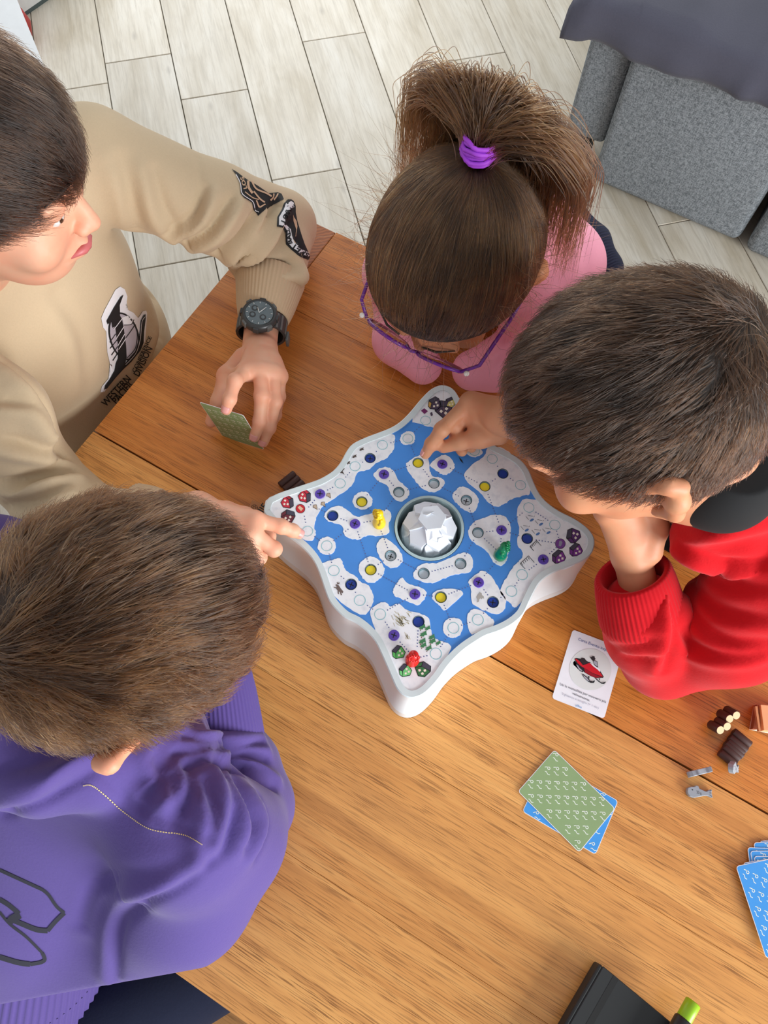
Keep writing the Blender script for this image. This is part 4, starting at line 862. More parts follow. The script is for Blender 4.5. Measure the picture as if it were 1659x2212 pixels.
def hand_mesh(wrist, fingers, thumb, rad=0.0078, fore=None, h=0.0013, palm_n=None):
    pts = [wrist]+[p for f in fingers for p in f]+thumb+([fore] if fore is not None else []); lo, hi = bounds(pts, 0.034)
    v = Vol(lo, hi, h); mc = [f[0] for f in fingers]
    if fore is not None: v.cone(fore, wrist, rad*2.9, rad*2.75, 0.01, flat=(palm_n, 1.25) if palm_n is not None else None)
    for i, m in enumerate(mc):
        base = wrist+(m-wrist)*0.18
        v.cone(base, m, rad*1.85, rad*1.22, rad*1.3)
        if i: v.cone((base+m)/2, (m+mc[i-1])/2, rad*1.25, rad*1.05, rad*1.3)
    for i in range(len(mc)-1): v.cone(mc[i], mc[i+1], rad*1.08, rad*1.08, rad*0.7)
    for i, f in enumerate(fingers):
        sc = (1.0, 1.04, 1.0, 0.86)[i]; r = [rad*1.13*sc, rad*1.04*sc, rad*0.93*sc, rad*0.80*sc]
        for j in range(len(f)-1):
            v.cone(f[j], f[j+1], r[min(j, 3)], r[min(j+1, 3)], rad*0.28)
            if 0 < j: v.ell(f[j], (r[min(j, 3)]*1.06,)*3, None, rad*0.5)
    v.chain(thumb, [rad*1.7, rad*1.35, rad*1.12, rad*0.92][:len(thumb)], rad*0.6)
    if len(mc): v.cone(thumb[1], mc[0], rad*1.1, rad*0.8, rad*1.4)
    clear_table(v)
    return v.mesh(smooth=1)
def nail(par, tip, prev, up, r):
    tip, prev, up = [Vector(a) for a in (tip, prev, up)]; d = (tip-prev).normalized(); up = (up-d*up.dot(d)).normalized(); sd = d.cross(up)
    V, Fc = [], []; nu, nv = 6, 6
    for i in range(nu+1):
        a = -0.95+1.9*i/nu
        for j in range(nv+1):
            t = j/nv; rr = r*(1.05-0.10*t*t); wd = 1.0-0.25*max(0, t-0.7)/0.3
            V.append(tip+d*(r*(-0.75+1.25*t))+(sd*math.sin(a*wd)+up*math.cos(a*wd))*rr)
    for i in range(nu):
        for j in range(nv): q = i*(nv+1)+j; Fc.append((q, q+1, q+nv+2, q+nv+1))
    o = link('fingernail', mesh('fingernail', V, Fc), nail_mat(), par, True); s_ = o.modifiers.new('t', 'SOLIDIFY'); s_.thickness = 0.0006; s_.offset = 0
def person(name, label, parts, mat):
    V, Qd = cat_np(parts); o = link(name, np_mesh(name, V, Qd), mat, None, True); tag(o, label, 'person'); return o
def cloth(name, vol, mat, par, smooth=1):
    clear_table(vol)
    V, Qd = vol.mesh(smooth=smooth); return link(name, np_mesh(name, V, Qd), mat, par, True)
def cuff(name, a, b, ra, rb, mat, par, ribs=64, flat=None, lip=0.004, depth=0.0011):
    a, b = Vector(a), Vector(b); x, y, z = frame_from(b-a, (0.3, 0.9, 0.1) if flat is None else flat); L = (b-a).length; n = ribs*4; V, Fc = [], []
    rows = [(0, ra*0.98, 1), (0.08, ra*1.02, 1), (0.35, ra+(rb-ra)*0.35+0.0015, 1), (0.7, ra+(rb-ra)*0.7+0.001, 1), (0.95, rb, 1), (1.0, rb-lip*0.35, 0.3), (0.98, rb-lip, 0), (0.5, rb-lip*1.2, 0)]
    fl = 0.88 if flat is not None else 1.0
    for t, r, k in rows:
        for j in range(n):
            ang = 2*math.pi*j/n; rr = r+depth*k*math.cos(ang*ribs)*0.5
            V.append(a+z*(L*t)+(x*math.cos(ang)+y*math.sin(ang)*fl)*rr)
    for i in range(len(rows)-1):
        for j in range(n): Fc.append((i*n+j, i*n+(j+1) % n, (i+1)*n+(j+1) % n, (i+1)*n+j))
    return link(name, mesh(name, V, Fc), mat, par, True)
# ------------------------------------------------------------------ hair
def hair_mat(name, dark, light):
    m = bpy.data.materials.new(name); m.use_nodes = True; t = m.node_tree; t.nodes.clear()
    o = t.nodes.new('ShaderNodeOutputMaterial'); b = t.nodes.new('ShaderNodeBsdfHairPrincipled'); b.parametrization = 'COLOR'
    hi = t.nodes.new('ShaderNodeHairInfo'); r = t.nodes.new('ShaderNodeValToRGB'); e = r.color_ramp.elements
    e.new(0.75); e[0].color = srgb(*dark); e[1].color = srgb(*[(a+b)/2 for a, b in zip(dark, light)]); e[2].color = srgb(*light); e[0].position = 0.1; e[1].position = 0.75; e[2].position = 1.0
    t.links.new(hi.outputs['Random'], r.inputs[0])
    tc = t.nodes.new('ShaderNodeTexCoord'); nz = t.nodes.new('ShaderNodeTexNoise'); nz.inputs['Scale'].default_value = 38; nz.inputs['Detail'].default_value = 1; t.links.new(tc.outputs['Object'], nz.inputs['Vector'])
    hs = t.nodes.new('ShaderNodeHueSaturation'); mr = t.nodes.new('ShaderNodeMapRange'); mr.inputs[1].default_value = 0.35; mr.inputs[2].default_value = 0.65; mr.inputs[3].default_value = 0.62; mr.inputs[4].default_value = 1.45
    t.links.new(nz.outputs[0], mr.inputs[0]); t.links.new(mr.outputs[0], hs.inputs['Value']); t.links.new(r.outputs[0], hs.inputs['Color']); t.links.new(hs.outputs[0], b.inputs['Color']); b.inputs['Roughness'].default_value = 0.32; b.inputs['Radial Roughness'].default_value = 0.45
    t.links.new(b.outputs[0], o.inputs[0]); return m
def cap_mat(name, rgb):
    m = NT(name); c = srgb(*rgb); n = m.noise(m.coord(), 260, 3, 0.6); m.l(m.mix(tuple(x*0.6 for x in c[:3])+(1,), c, n), m.b.inputs['Base Color']); m.set(Roughness=0.7); m.bump(n, 0.6, 0.002); return m.m
def strands(name, paths, r0, mat, par):
    n, k, _ = paths.shape; cu = bpy.data.hair_curves.new(name); cu.add_curves([k]*n)
    cu.attributes['position'].data.foreach_set('vector', paths.astype(np.float32).ravel())
    ra = cu.attributes.get('radius') or cu.attributes.new('radius', 'FLOAT', 'POINT')
    prof = np.interp(np.linspace(0, 1, k), [0, 0.6, 1], [1, 0.9, 0.15]); ra.data.foreach_set('value', (np.repeat(r0, 1)*np.tile(prof, n)).astype(np.float32))
    cu.materials.append(mat); o = bpy.data.objects.new(name, cu); COL.objects.link(o); o.parent = par; o.matrix_parent_inverse = PINV(par); return o
def sdf_ell(p, r):
    k0 = np.sqrt(((p/r)**2).sum(1))+1e-9; k1 = np.sqrt(((p/r**2)**2).sum(1))+1e-9; n = p/r**2; return k0*(k0-1)/k1, n/np.linalg.norm(n, axis=1, keepdims=True)
def hair_cap(C, R, s, thick, plane_pt, plane_n, h=0.004, extra=None):
    v = Vol(C-0.14*s, C+0.14*s, h); L = lambda x, y, z: C+R @ (np.array([x, y, z])*s)
    v.ell(L(0, -0.002, 0.014), [(a+thick)*s for a in CR_], R, 0.01)
    if extra: extra(v, L)
    X, Y, Z = v.ax[0][:, None, None], v.ax[1][None, :, None], v.ax[2][None, None, :]
    n = R @ np.array(plane_n, float); n /= np.linalg.norm(n); pp = L(*plane_pt); d = -((X-pp[0])*n[0]+(Y-pp[1])*n[1]+(Z-pp[2])*n[2])
    kk = 0.012; a = v.D; hh = np.maximum(kk-np.abs(a-d), 0)/kk; v.D = (np.maximum(a, d)+hh*hh*kk*0.25).astype(np.float32)
    return v.mesh(smooth=1)
def comb(C, R, s, thick, cap, n, field, length, seed, clump=0.35, lift=0.010, k=8, jitter=0.35, amp=0.0, rise=0.0):
    """strands rooted on the cap, combed along field(p) in head coordinates"""
    g = np.random.default_rng(seed); V, Qd = cap; ctr = V[Qd].mean(1); e1 = V[Qd[:, 2]]-V[Qd[:, 0]]; e2 = V[Qd[:, 3]]-V[Qd[:, 1]]
    ar = np.linalg.norm(np.cross(e1, e2), axis=1); 
    loc = ((ctr-C) @ R)/s; nl = loc-np.array([0, -0.002, 0.014]); out = sdf_ell(nl, np.array(CR_)+thick)[0] > -0.006; ar = ar*out
    idx = g.choice(len(Qd), n, p=ar/ar.sum()); w = g.random((n, 2)); 
    p = (V[Qd[idx, 0]]*((1-w[:, :1])*(1-w[:, 1:]))+V[Qd[idx, 1]]*(w[:, :1]*(1-w[:, 1:]))+V[Qd[idx, 2]]*(w[:, :1]*w[:, 1:])+V[Qd[idx, 3]]*((1-w[:, :1])*w[:, 1:]))
    p = ((p-C) @ R)/s; rr = np.array(CR_)+thick; o0 = np.array([0, -0.002, 0.014])
    # clumps share a random lean
    nc = max(8, n//26); cc = p[g.choice(n, nc)]; cl = np.zeros(n, int)
    for a in range(0, n, 2000): cl[a:a+2000] = ((p[a:a+2000, None]-cc[None])**2).sum(2).argmin(1)
    cj = g.normal(size=(nc, 3)); clen = 0.75+0.5*g.random(nc); lft = 0.3+0.9*g.random(nc)
    ln = length(p)*clen[cl]*(0.75+0.5*g.random(n)); out_ = np.zeros((n, k, 3)); ij = g.normal(size=(n, 3))
    q = p.copy(); d0 = sdf_ell(q-o0, rr)[0]; base = np.clip(d0, -0.004, 0.002)+rise
    ccur = cc.copy()
    for i in range(k):
        out_[:, i] = q; sd, nn = sdf_ell(q-o0, rr); t = field(q); t = t+jitter*(cj[cl]*clump+ij*(1-clump)*0.6); t = t-nn*(t*nn).sum(1, keepdims=True); t /= np.linalg.norm(t, axis=1, keepdims=True)+1e-9
        q = q+t*(ln/(k-1))[:, None]; sd, nn = sdf_ell(q-o0, rr); tgt = base+lift*lft[cl]*(((i+1)/(k-1))**1.3)*(0.6+0.8*g.random(n)*0.5)
        q = q+nn*(tgt-sd)[:, None]*0.9
    if amp: out_ += (amp*np.sin(np.linspace(0, 9, k)[None, :, None]*1.0+ij[:, None]*6))*np.linspace(0, 1, k)[None, :, None]
    return C+(out_*s) @ R.T
def whorl_field(wd, swirl=0.8, bias=None, bw=0.0):
    wd = np.array(wd, float); wd = wd/np.linalg.norm(wd)*0.09
    def f(p):
        d = p-wd; r = np.linalg.norm(d, axis=1, keepdims=True); t = d/(r+1e-6); nn = p/(np.linalg.norm(p, axis=1, keepdims=True)+1e-9)
        c = np.cross(nn, t); t = t+c*swirl*np.exp(-r/0.045)
        if bias is not None: t = t+np.array(bias)*bw*np.clip(r/0.09, 0, 1)
        return t
    return f

# ------------------------------------------------------------------ cloth folds: ridges and creases laid along lines on the cloth
def mesh_np(o):
    me = o.data; n = len(me.vertices); co = np.empty(n*3, np.float32); me.vertices.foreach_get('co', co); no = np.empty(n*3, np.float32); me.vertex_normals.foreach_get('vector', no); return co.reshape(-1, 3).astype(float), no.reshape(-1, 3).astype(float)
def bvh_of(o): return BVHTree.FromPolygons([v.co for v in o.data.vertices], [tuple(p.vertices) for p in o.data.polygons])
def trace(bvh, px, step=5.0):
    out_ = []
    px = [np.array(p, float) for p in catmull(px, 5, False)] if len(px) > 2 else [np.array(p, float) for p in px]
    for a, b in zip(px[:-1], px[1:]):
        m = max(1, int(np.linalg.norm(b-a)/step))
        for i in range(m):
            q = a+(b-a)*i/m; h = bvh.ray_cast(Vector(CAMP), Vector(ray(*q)).normalized())
            if h[0] is not None: out_.append((np.array(h[0]), np.array(h[1])))
    return out_
def sculpt(o, folds):
    co, no = mesh_np(o); bvh = bvh_of(o); disp = np.zeros(len(co))
    for px, amp, wd in folds:
        tr = trace(bvh, px)
        if len(tr) < 3: continue
        K = np.array([t[0] for t in tr]); tp = np.sin(np.linspace(0.12, 0.88, len(K))*math.pi)**0.6
        lo, hi = K.min(0)-2.6*wd, K.max(0)+2.6*wd; m = np.where(((co > lo) & (co < hi)).all(1))[0]
        if not len(m): continue
        for a in range(0, len(m), 20000):
            mm = m[a:a+20000]; d2 = ((co[mm][:, None]-K[None])**2).sum(2); j = d2.argmin(1); disp[mm] += amp*np.exp(-d2[np.arange(len(mm)), j]/wd**2)*tp[j]
    co = co+no*disp[:, None]; o.data.vertices.foreach_set('co', co.astype(np.float32).ravel()); o.data.update()
def clear_table(v, m=0.0035):                                  # cloth and body give way to the table top
    X, Y, Z = v.ax[0][:, None, None], v.ax[1][None, :, None], v.ax[2][None, None, :]
    dx = np.maximum(X0-m-X, X-X1-m); dy = np.maximum(Y0-m-Y, Y-Y1-m); dz = np.maximum(TZ-0.12-Z, Z-TZ-m)
    v.D = np.maximum(v.D, -np.maximum(np.maximum(dx, dy), dz)).astype(np.float32)
def fold(px, amp=0.006, wd=0.010, off=None):                  # a soft ridge with a crease on one side
    px = [tuple(p) for p in px]; a, b = np.array(px[0], float), np.array(px[-1], float); t = b-a; n_ = np.array([-t[1], t[0]])/np.linalg.norm(t); o_ = 16.0 if off is None else off
    return [(px, -amp*0.9, wd*0.62), ([tuple(np.array(p)+n_*o_) for p in px], amp, wd)]
# ------------------------------------------------------------------ shared cloth
M_NAVY = fleece('navy_cloth', (30, 34, 52), 0.4, 300, 0.1)
def legs(par, hips, knees, feet, mat, shoe):
    pts = hips+knees+feet; lo, hi = bounds(pts, 0.13); v = Vol(lo, hi, 0.008)
    v.cone(hips[0], hips[1], 0.070, 0.070, 0.02)
    for h_, k_, f_ in zip(hips, knees, feet): v.chain([h_, k_, f_], [0.072, 0.06, 0.045], 0.02)
    cloth('trousers', v, mat, par, 1)
    for k_, f_ in zip(knees, feet):
        f_ = np.array(f_); d = np.array([k_[0]-hips[0][0], k_[1]-hips[0][1], 0]); d /= np.linalg.norm(d)+1e-9
        w_ = Vol(f_-0.2, f_+0.2, 0.006); w_.chain([f_-d*0.03+np.array([0, 0, -0.012]), f_+d*0.13+np.array([0, 0, -0.02])], [0.04, 0.032], 0.01); w_.clip(np.array([0, 0, 0.002]), (0, 0, 1)); cloth('shoe', w_, shoe, par, 1)
def stool(c, label, h=0.44):
    s = emptyo('stool', (c[0], c[1], 0), label, 'stool'); lathe('seat', [(0.15, h-0.03), (0.16, h-0.025), (0.16, h-0.006), (0.15, h)], M_OAKB, s, 32, (c[0], c[1], 0), smooth=False)
    for i in range(4):
        a = math.pi/4+i*math.pi/2; d = Vector((math.cos(a), math.sin(a), 0)); tube('leg', [Vector((c[0], c[1], 0))+d*0.16, Vector((c[0], c[1], h-0.028))+d*0.11], [0.016, 0.018], M_OAKB, s, 10)
M_SHOE = plain('shoe_leather', (60, 60, 66), 0.6)
# ================================================================== child in tan, at the end of the table
M_TAN = fleece('tan_fleece', (204, 182, 150), 0.45, 420, 0.35, 0.10); M_SK1 = skin('skin_light', (226, 172, 142))
C1 = P(-97, 334, 1.147); R1_ = head_frame((0.90, 0.43), 10, 4); neck1 = np.array([-0.675, 0.275, 0.99])
z8 = zz(400, 640, 300/1659)
wr1 = z8(890, 590, 0.798)
F1 = [[z8(720, 905, 0.836), z8(595, 1010, 0.853), z8(530, 1230, 0.849), z8(492, 1355, 0.840)],
      [z8(900, 890, 0.836), z8(915, 1190, 0.830), z8(890, 1490, 0.806), z8(828, 1680, 0.788)],
      [z8(1050, 920, 0.830), z8(1070, 1260, 0.818), z8(1005, 1570, 0.792), z8(932, 1745, 0.774)],
      [z8(1130, 960, 0.816), z8(1125, 1200, 0.797), z8(1085, 1420, 0.776), z8(1030, 1560, 0.760)]]
T1 = [z8(700, 740, 0.803), z8(500, 950, 0.801), z8(395, 1250, 0.786), z8(308, 1500, 0.764)]
hand1 = hand_mesh(wr1, F1, T1, 0.0082, P(572, 640, 0.80), palm_n=(0, 0, 1))
wr2 = P(425, 1098, 0.868); F2 = [[P(551, 1123, 0.886), P(607, 1137, 0.877), P(632, 1146, 0.867), P(646, 1153, 0.8605)], [P(546, 1152, 0.888), P(592, 1186, 0.872), P(584, 1182, 0.855), P(566, 1168, 0.851)],
      [P(540, 1178, 0.879), P(560, 1204, 0.862), P(552, 1200, 0.846), P(536, 1184, 0.843)], [P(533, 1196, 0.868), P(545, 1214, 0.853), P(538, 1210, 0.840), P(524, 1196, 0.838)]]
T2 = [P(490, 1106, 0.868), P(530, 1118, 0.862), P(562, 1142, 0.856), P(584, 1158, 0.857)]
hand2 = hand_mesh(wr2, F2, T2, 0.0074, P(330, 1125, 0.85), palm_n=(0, 0, 1))
tan = person('person', 'child in a tan sweatshirt and watch, holding a green card at the table end', [head_mesh(C1, R1_, 1.05, neck1), hand1, hand2], M_SK1)
for f, r in ((F1[0], 0.0066), (F1[1], 0.0068), (F1[2], 0.0066)): nail(tan, f[3], f[2], (0.1, -0.3, 1), r)
nail(tan, F2[0][3], F2[0][2], (0, 0, 1), 0.006)
M_HB1 = plain('brow_dark', (44, 32, 26), 0.7); lips_brows(tan, C1, R1_, 1.05, M_HB1)
LS1, RS1 = np.array([-0.668, 0.475, 0.955]), np.array([-0.678, 0.165, 0.955]); EL1 = P(604, 492, 0.80); ER1 = P(78, 1030, 0.815)
v = Vol((-0.96, 0.02, 0.44), (-0.34, 0.78, 1.10), 0.0034)
v.ell((-0.712, 0.322, 0.80), (0.112, 0.170, 0.21), None, 0.03); v.ell((-0.745, 0.335, 0.62), (0.145, 0.185, 0.17), None, 0.04)
v.chain([LS1, neck1+np.array([-0.03, 0.03, -0.045]), RS1], [0.056, 0.070, 0.056], 0.03)
v.chain([LS1, P(470, 452, 0.878), EL1], [0.060, 0.054, 0.052], 0.02)
v.chain([EL1, P(590, 535, 0.803), P(588, 566, 0.802)], [0.050, 0.051, 0.049], 0.006)
v.chain([RS1, P(-10, 900, 0.90), ER1], [0.058, 0.054, 0.048], 0.02)
v.chain([ER1, P(200, 1130, 0.83), P(318, 1126, 0.848)], [0.047, 0.042, 0.036], 0.012)
v.wrinkle(0.0016, 42, 3); v.clip((0, 0, 0.47), (0, 0, 1))
sw1 = cloth('sweatshirt', v, M_TAN, tan)
FO = []
for px, a_, w_ in [([(367, 500), (422, 464), (447, 401)], 0.006, 0.011), ([(405, 521), (456, 494), (506, 425)], 0.007, 0.011), ([(470, 551), (519, 519), (561, 455)], 0.010, 0.011), ([(500, 562), (532, 527), (600, 440)], 0.010, 0.012), ([(498, 604), (560, 578), (640, 572)], 0.009, 0.012), ([(497, 640), (530, 612), (600, 598)], 0.007, 0.010),
    ([(640, 520), (655, 570), (652, 630)], 0.006, 0.010), ([(330, 372), (348, 440), (380, 505)], 0.006, 0.016), ([(262, 350), (285, 430), (300, 520)], 0.006, 0.02), ([(0, 782), (50, 830), (98, 890), (118, 960)], 0.010, 0.014), ([(0, 870), (60, 880), (95, 930)], 0.007, 0.012), ([(0, 950), (80, 962), (145, 992)], 0.007, 0.013), ([(10, 1042), (90, 1034), (165, 1020)], 0.007, 0.012), ([(20, 1095), (90, 1085), (150, 1050)], 0.006, 0.012),
    ([(120, 640), (170, 720), (190, 830)], 0.004, 0.025), ([(330, 640), (345, 720), (320, 800)], 0.004, 0.02)]: FO += fold(px, a_*2.4, w_)
FO.append(([(428, 340), (433, 400), (425, 460), (388, 525)], -0.0028, 0.0045))
sculpt(sw1, FO)
M_TANR = fleece('tan_rib', (198, 172, 140), 0.3, 500, 0.3, 0.08)
cuff('cuff', P(585, 600, 0.802), P(569, 690, 0.80), 0.046, 0.0345, M_TANR, tan, 52, (0, 0, 1))
cuff('cuff', P(300, 1126, 0.846), P(352, 1120, 0.855), 0.042, 0.034, M_TANR, tan, 48, (0, 0, 1))
legs(tan, [np.array([-0.80, 0.40, 0.53]), np.array([-0.80, 0.24, 0.53])], [np.array([-0.42, 0.42, 0.52]), np.array([-0.42, 0.22, 0.52])], [np.array([-0.44, 0.42, 0.06]), np.array([-0.44, 0.22, 0.06])], M_NAVY, M_SHOE)
stool((-0.80, 0.32), 'round oak stool under the child in the tan sweatshirt')
# hair
M_HAIR1 = hair_mat('hair_dark_brown', (20, 12, 8), (60, 38, 24)); M_CAP1 = cap_mat('hair_base_dark', (34, 24, 19))
cap1 = hair_cap(C1, R1_, 1.05, 0.010, (0, 0.085, 0.022), (0, -0.55, 0.83))
hr = link('hair', np_mesh('hair', *cap1), M_CAP1, tan, True)
strands('hair_strands', comb(C1, R1_, 1.05, 0.010, cap1, 11000, whorl_field((0.01, -0.8, 0.6), 0.6, (0, 1.0, -0.2), 0.8), lambda p: 0.034+0.016*(p[:, 1] > 0), 1, lift=0.010), 0.00028, M_HAIR1, hr)
# watch
def watch():
    ax = Vector(P(575, 655, 0.80))-Vector(wr1); ax.normalize(); c = Vector(P(566, 708, 0.801)); n_ = Vector((0, 0, 1)); n_ = (n_-ax*n_.dot(ax)).normalized(); sd = ax.cross(n_)
    w_ = emptyo('wristwatch', c, 'black chunky sports watch on the tan-sleeved wrist', 'watch'); M_RES = plain('black_resin', (52, 54, 54), 0.35); M_RES2 = plain('grey_resin', (92, 94, 92), 0.45)
    n, V, Fc = 48, [], []
    for j in range(n):
        a = 2*math.pi*j/n; p = c+(sd*math.cos(a)*0.0295+n_*math.sin(a)*0.0245); o_ = (sd*math.cos(a)+n_*math.sin(a)*1.15).normalized()
        for k, (ww, tt) in enumerate(((-0.0115, 0), (-0.0115, 0.0035), (0.0115, 0.0035), (0.0115, 0))): V.append(p+ax*ww+o_*tt)
    for j in range(n):
        for k in range(4): Fc.append((j*4+k, ((j+1) % n)*4+k, ((j+1) % n)*4+(k+1) % 4, j*4+(k+1) % 4))
    st_ = link('strap', mesh('strap', V, Fc), M_RES, w_)
    for a in (0.55, 0.8, 2.45, 2.7, 3.0, 0.15):
        p = c+(sd*math.cos(a)*0.0325+n_*math.sin(a)*0.0275); t = (-sd*math.sin(a)+n_*math.cos(a)).normalized()
        bm = bmesh.new(); o_ = t.cross(ax); bm_box(bm, (0, 0, 0), (0.0035, 0.022, 0.002), bevel=0.0005); rot = Matrix((t, ax, o_)).transposed(); bmesh.ops.rotate(bm, cent=(0, 0, 0), matrix=rot, verts=bm.verts); bmesh.ops.translate(bm, vec=p, verts=bm.verts); bmo('strap_rib', bm, M_RES2, st_)
    p = c-n_*0.010+sd*0.034*(-1 if sd.dot(Vector((0.863, 0.504, 0))) < 0 else 1)-ax*0.008; bm = bmesh.new(); bm_box(bm, (0, 0, 0), (0.004, 0.014, 0.016), bevel=0.001); bmesh.ops.rotate(bm, cent=(0, 0, 0), matrix=Matrix((sd, ax, n_)).transposed(), verts=bm.verts); bmesh.ops.translate(bm, vec=p, verts=bm.verts); bmo('strap_end', bm, M_RES2, w_)
    tilt = (n_+sd*0.12).normalized(); top = c+n_*0.026
    lathe('case', [(0.0215, -0.006), (0.0235, -0.003), (0.0235, 0.003), (0.0215, 0.0065), (0.0185, 0.0075), (0.0180, 0.006)], M_RES, w_, 40, top, tilt)
    X, Y, _ = frame_from(tilt)
    for k in range(8):
        a = math.pi/8+k*math.pi/4; pp = top+(X*math.cos(a)+Y*math.sin(a))*0.0225; bm = bmesh.new(); bm_box(bm, (0, 0, 0), (0.008, 0.005, 0.009), bevel=0.0012)
        d = X*math.cos(a)+Y*math.sin(a); bmesh.ops.rotate(bm, cent=(0, 0, 0), matrix=Matrix((tilt.cross(d), d, tilt)).transposed(), verts=bm.verts); bmesh.ops.translate(bm, vec=pp+tilt*0.001, verts=bm.verts); bmo('bezel_guard', bm, M_RES2 if k % 2 else M_RES, w_)
    dial = lathe('dial', [(0.0178, 0), (0.0178, 0.0008)], plain('dial', (96, 108, 112), 0.25), w_, 40, top+tilt*0.0062, tilt, False)
    M_SIL = plain('silver_ink', (206, 210, 208), 0.3)
    def disc(a, r, rad, m, zo): pp = top+tilt*(0.0071+zo)+(X*math.cos(a)+Y*math.sin(a))*r; lathe('subdial', [(rad, 0), (rad, 0.0003)], m, dial, 18, pp, tilt, False)
    for a, r in ((1.2, 0.008), (4.4, 0.009), (5.6, 0.009)): disc(a, r, 0.0042, M_RES, 0); disc(a, r, 0.0024, plain('dial', (96, 108, 112), 0.25), 0.0003)
    for k in range(12):
        a = k*math.pi/6; d = X*math.cos(a)+Y*math.sin(a); tube('hour_mark', [top+tilt*0.0074+d*0.0145, top+tilt*0.0074+d*0.0168], 0.0005, M_SIL, dial, 5)
    for a, l in ((2.9, 0.012), (4.0, 0.008)):
        d = X*math.cos(a)+Y*math.sin(a); tube('watch_hand', [top+tilt*0.0080, top+tilt*0.0080+d*l], 0.0006, M_SIL, dial, 5)
watch()
# held card: bottom edge on the table, leaning up between thumb and index finger
def held_card():
    bl, br = P(482, 940, TZ+0.0012), P(571, 974, TZ+0.0012); zs = np.linspace(0.76, 0.86, 400)
    best = min(zs, key=lambda z: abs(np.linalg.norm(P(430, 864, z)-bl)-0.088)); tl = P(430, 864, best); U = Vector(tl-bl); Vv = Vector(br-bl)
    O = Vector((bl+br)/2)+U.normalized()*0.044
    if U.cross(Vv).dot(Vector(CAMP)-O) < 0: Vv = -Vv
    card('playing_card', O, U, Vv, 'green-backed card held upright by the child with the watch', M_GREEN, gdir=0.3)
held_card()
# ================================================================== child in purple, near side
M_PUR = fleece('purple_fleece', (91, 76, 138), 0.45, 420, 0.4, 0.10); M_PURR = fleece('purple_rib', (86, 71, 132), 0.3, 500, 0.3, 0.08); M_SK2 = skin('skin_rosy', (228, 164, 132))
C2 = P(258, 1341, 1.075); R2_ = head_frame((0.55, 0.83), 20, -9); neck2 = C2+np.array([-0.045, -0.075, -0.135])
pur = person('person', 'child in a purple hoodie seen from behind, chin on hand', [head_mesh(C2, R2_, 1.0, neck2, ears=(0.4, 2.2)),
    hand_mesh(P(452, 1425, 0.868), [[P(430, 1340, 0.945), P(400, 1330, 0.975), P(375, 1345, 0.985), P(350, 1360, 0.985)], [P(415, 1330, 0.95), P(385, 1320, 0.98), P(360, 1335, 0.99), P(335, 1350, 0.99)], [P(400, 1330, 0.945), P(370, 1322, 0.975), P(345, 1338, 0.985), P(325, 1352, 0.985)], [P(388, 1338, 0.935), P(358, 1330, 0.965), P(335, 1345, 0.975), P(318, 1358, 0.975)]],
    [P(445, 1400, 0.89), P(440, 1370, 0.92), P(430, 1350, 0.955), P(420, 1345, 0.98)], 0.0078, P(474, 1530, 0.828), h=0.0018, palm_n=(1, 0, 0))], M_SK2)
RS2, LS2 = P(405, 1800, 0.915), P(-15, 1235, 0.905); EL2 = P(535, 1742, 0.790); hip2 = np.array([-0.30, -0.38, 0.53])
v = Vol((-0.60, -0.62, 0.42), (0.04, 0.16, 1.08), 0.0034)
mid2 = (RS2+LS2)/2+np.array([0, 0, 0.015])
v.chain([LS2, mid2, RS2], [0.050, 0.072, 0.054], 0.03)
v.chain([mid2+np.array([0, -0.02, -0.05]), (mid2+hip2)/2, hip2], [0.098, 0.105, 0.115], 0.04)
for sd in (-1, 1): v.chain([mid2+np.array([sd*0.065, -0.03*sd, -0.055]), hip2+np.array([sd*0.05, -0.02*sd, 0.02])], [0.072, 0.088], 0.04)
v.chain([RS2, P(480, 1815, 0.85), EL2], [0.060, 0.055, 0.048], 0.02)
v.chain([RS2+np.array([0, 0, -0.02]), P(400, 1930, 0.82), hip2+np.array([0.06, 0.02, 0.05])], [0.050, 0.058, 0.07], 0.03)
v.chain([EL2, P(508, 1665, 0.79), P(480, 1612, 0.805)], [0.047, 0.047, 0.042], 0.008)
v.chain([LS2, P(-80, 1330, 0.80)], [0.056, 0.05], 0.02)
hd = [P(-60, 1500, 1.0), P(0, 1610, 0.985), P(100, 1660, 0.98), P(200, 1655, 0.975), P(280, 1615, 0.965), P(330, 1560, 0.955)]
v.chain(hd, [0.034, 0.036, 0.036, 0.033, 0.027, 0.022], 0.014)
v.wrinkle(0.0016, 38, 9)
v.clip((0, 0, 0.453), (0, 0, 1)); ax2 = mid2-hip2; ax2 /= np.linalg.norm(ax2); K2 = P(220, 2128, 0.70); nk = np.cross(P(366, 2085, 0.70)-CAMP, P(0, 2152, 0.72)-CAMP); nk = nk*np.sign(nk @ (mid2-K2)); v.clip(K2, nk)
sw2 = cloth('hoodie', v, M_PUR, pur)
FO = []
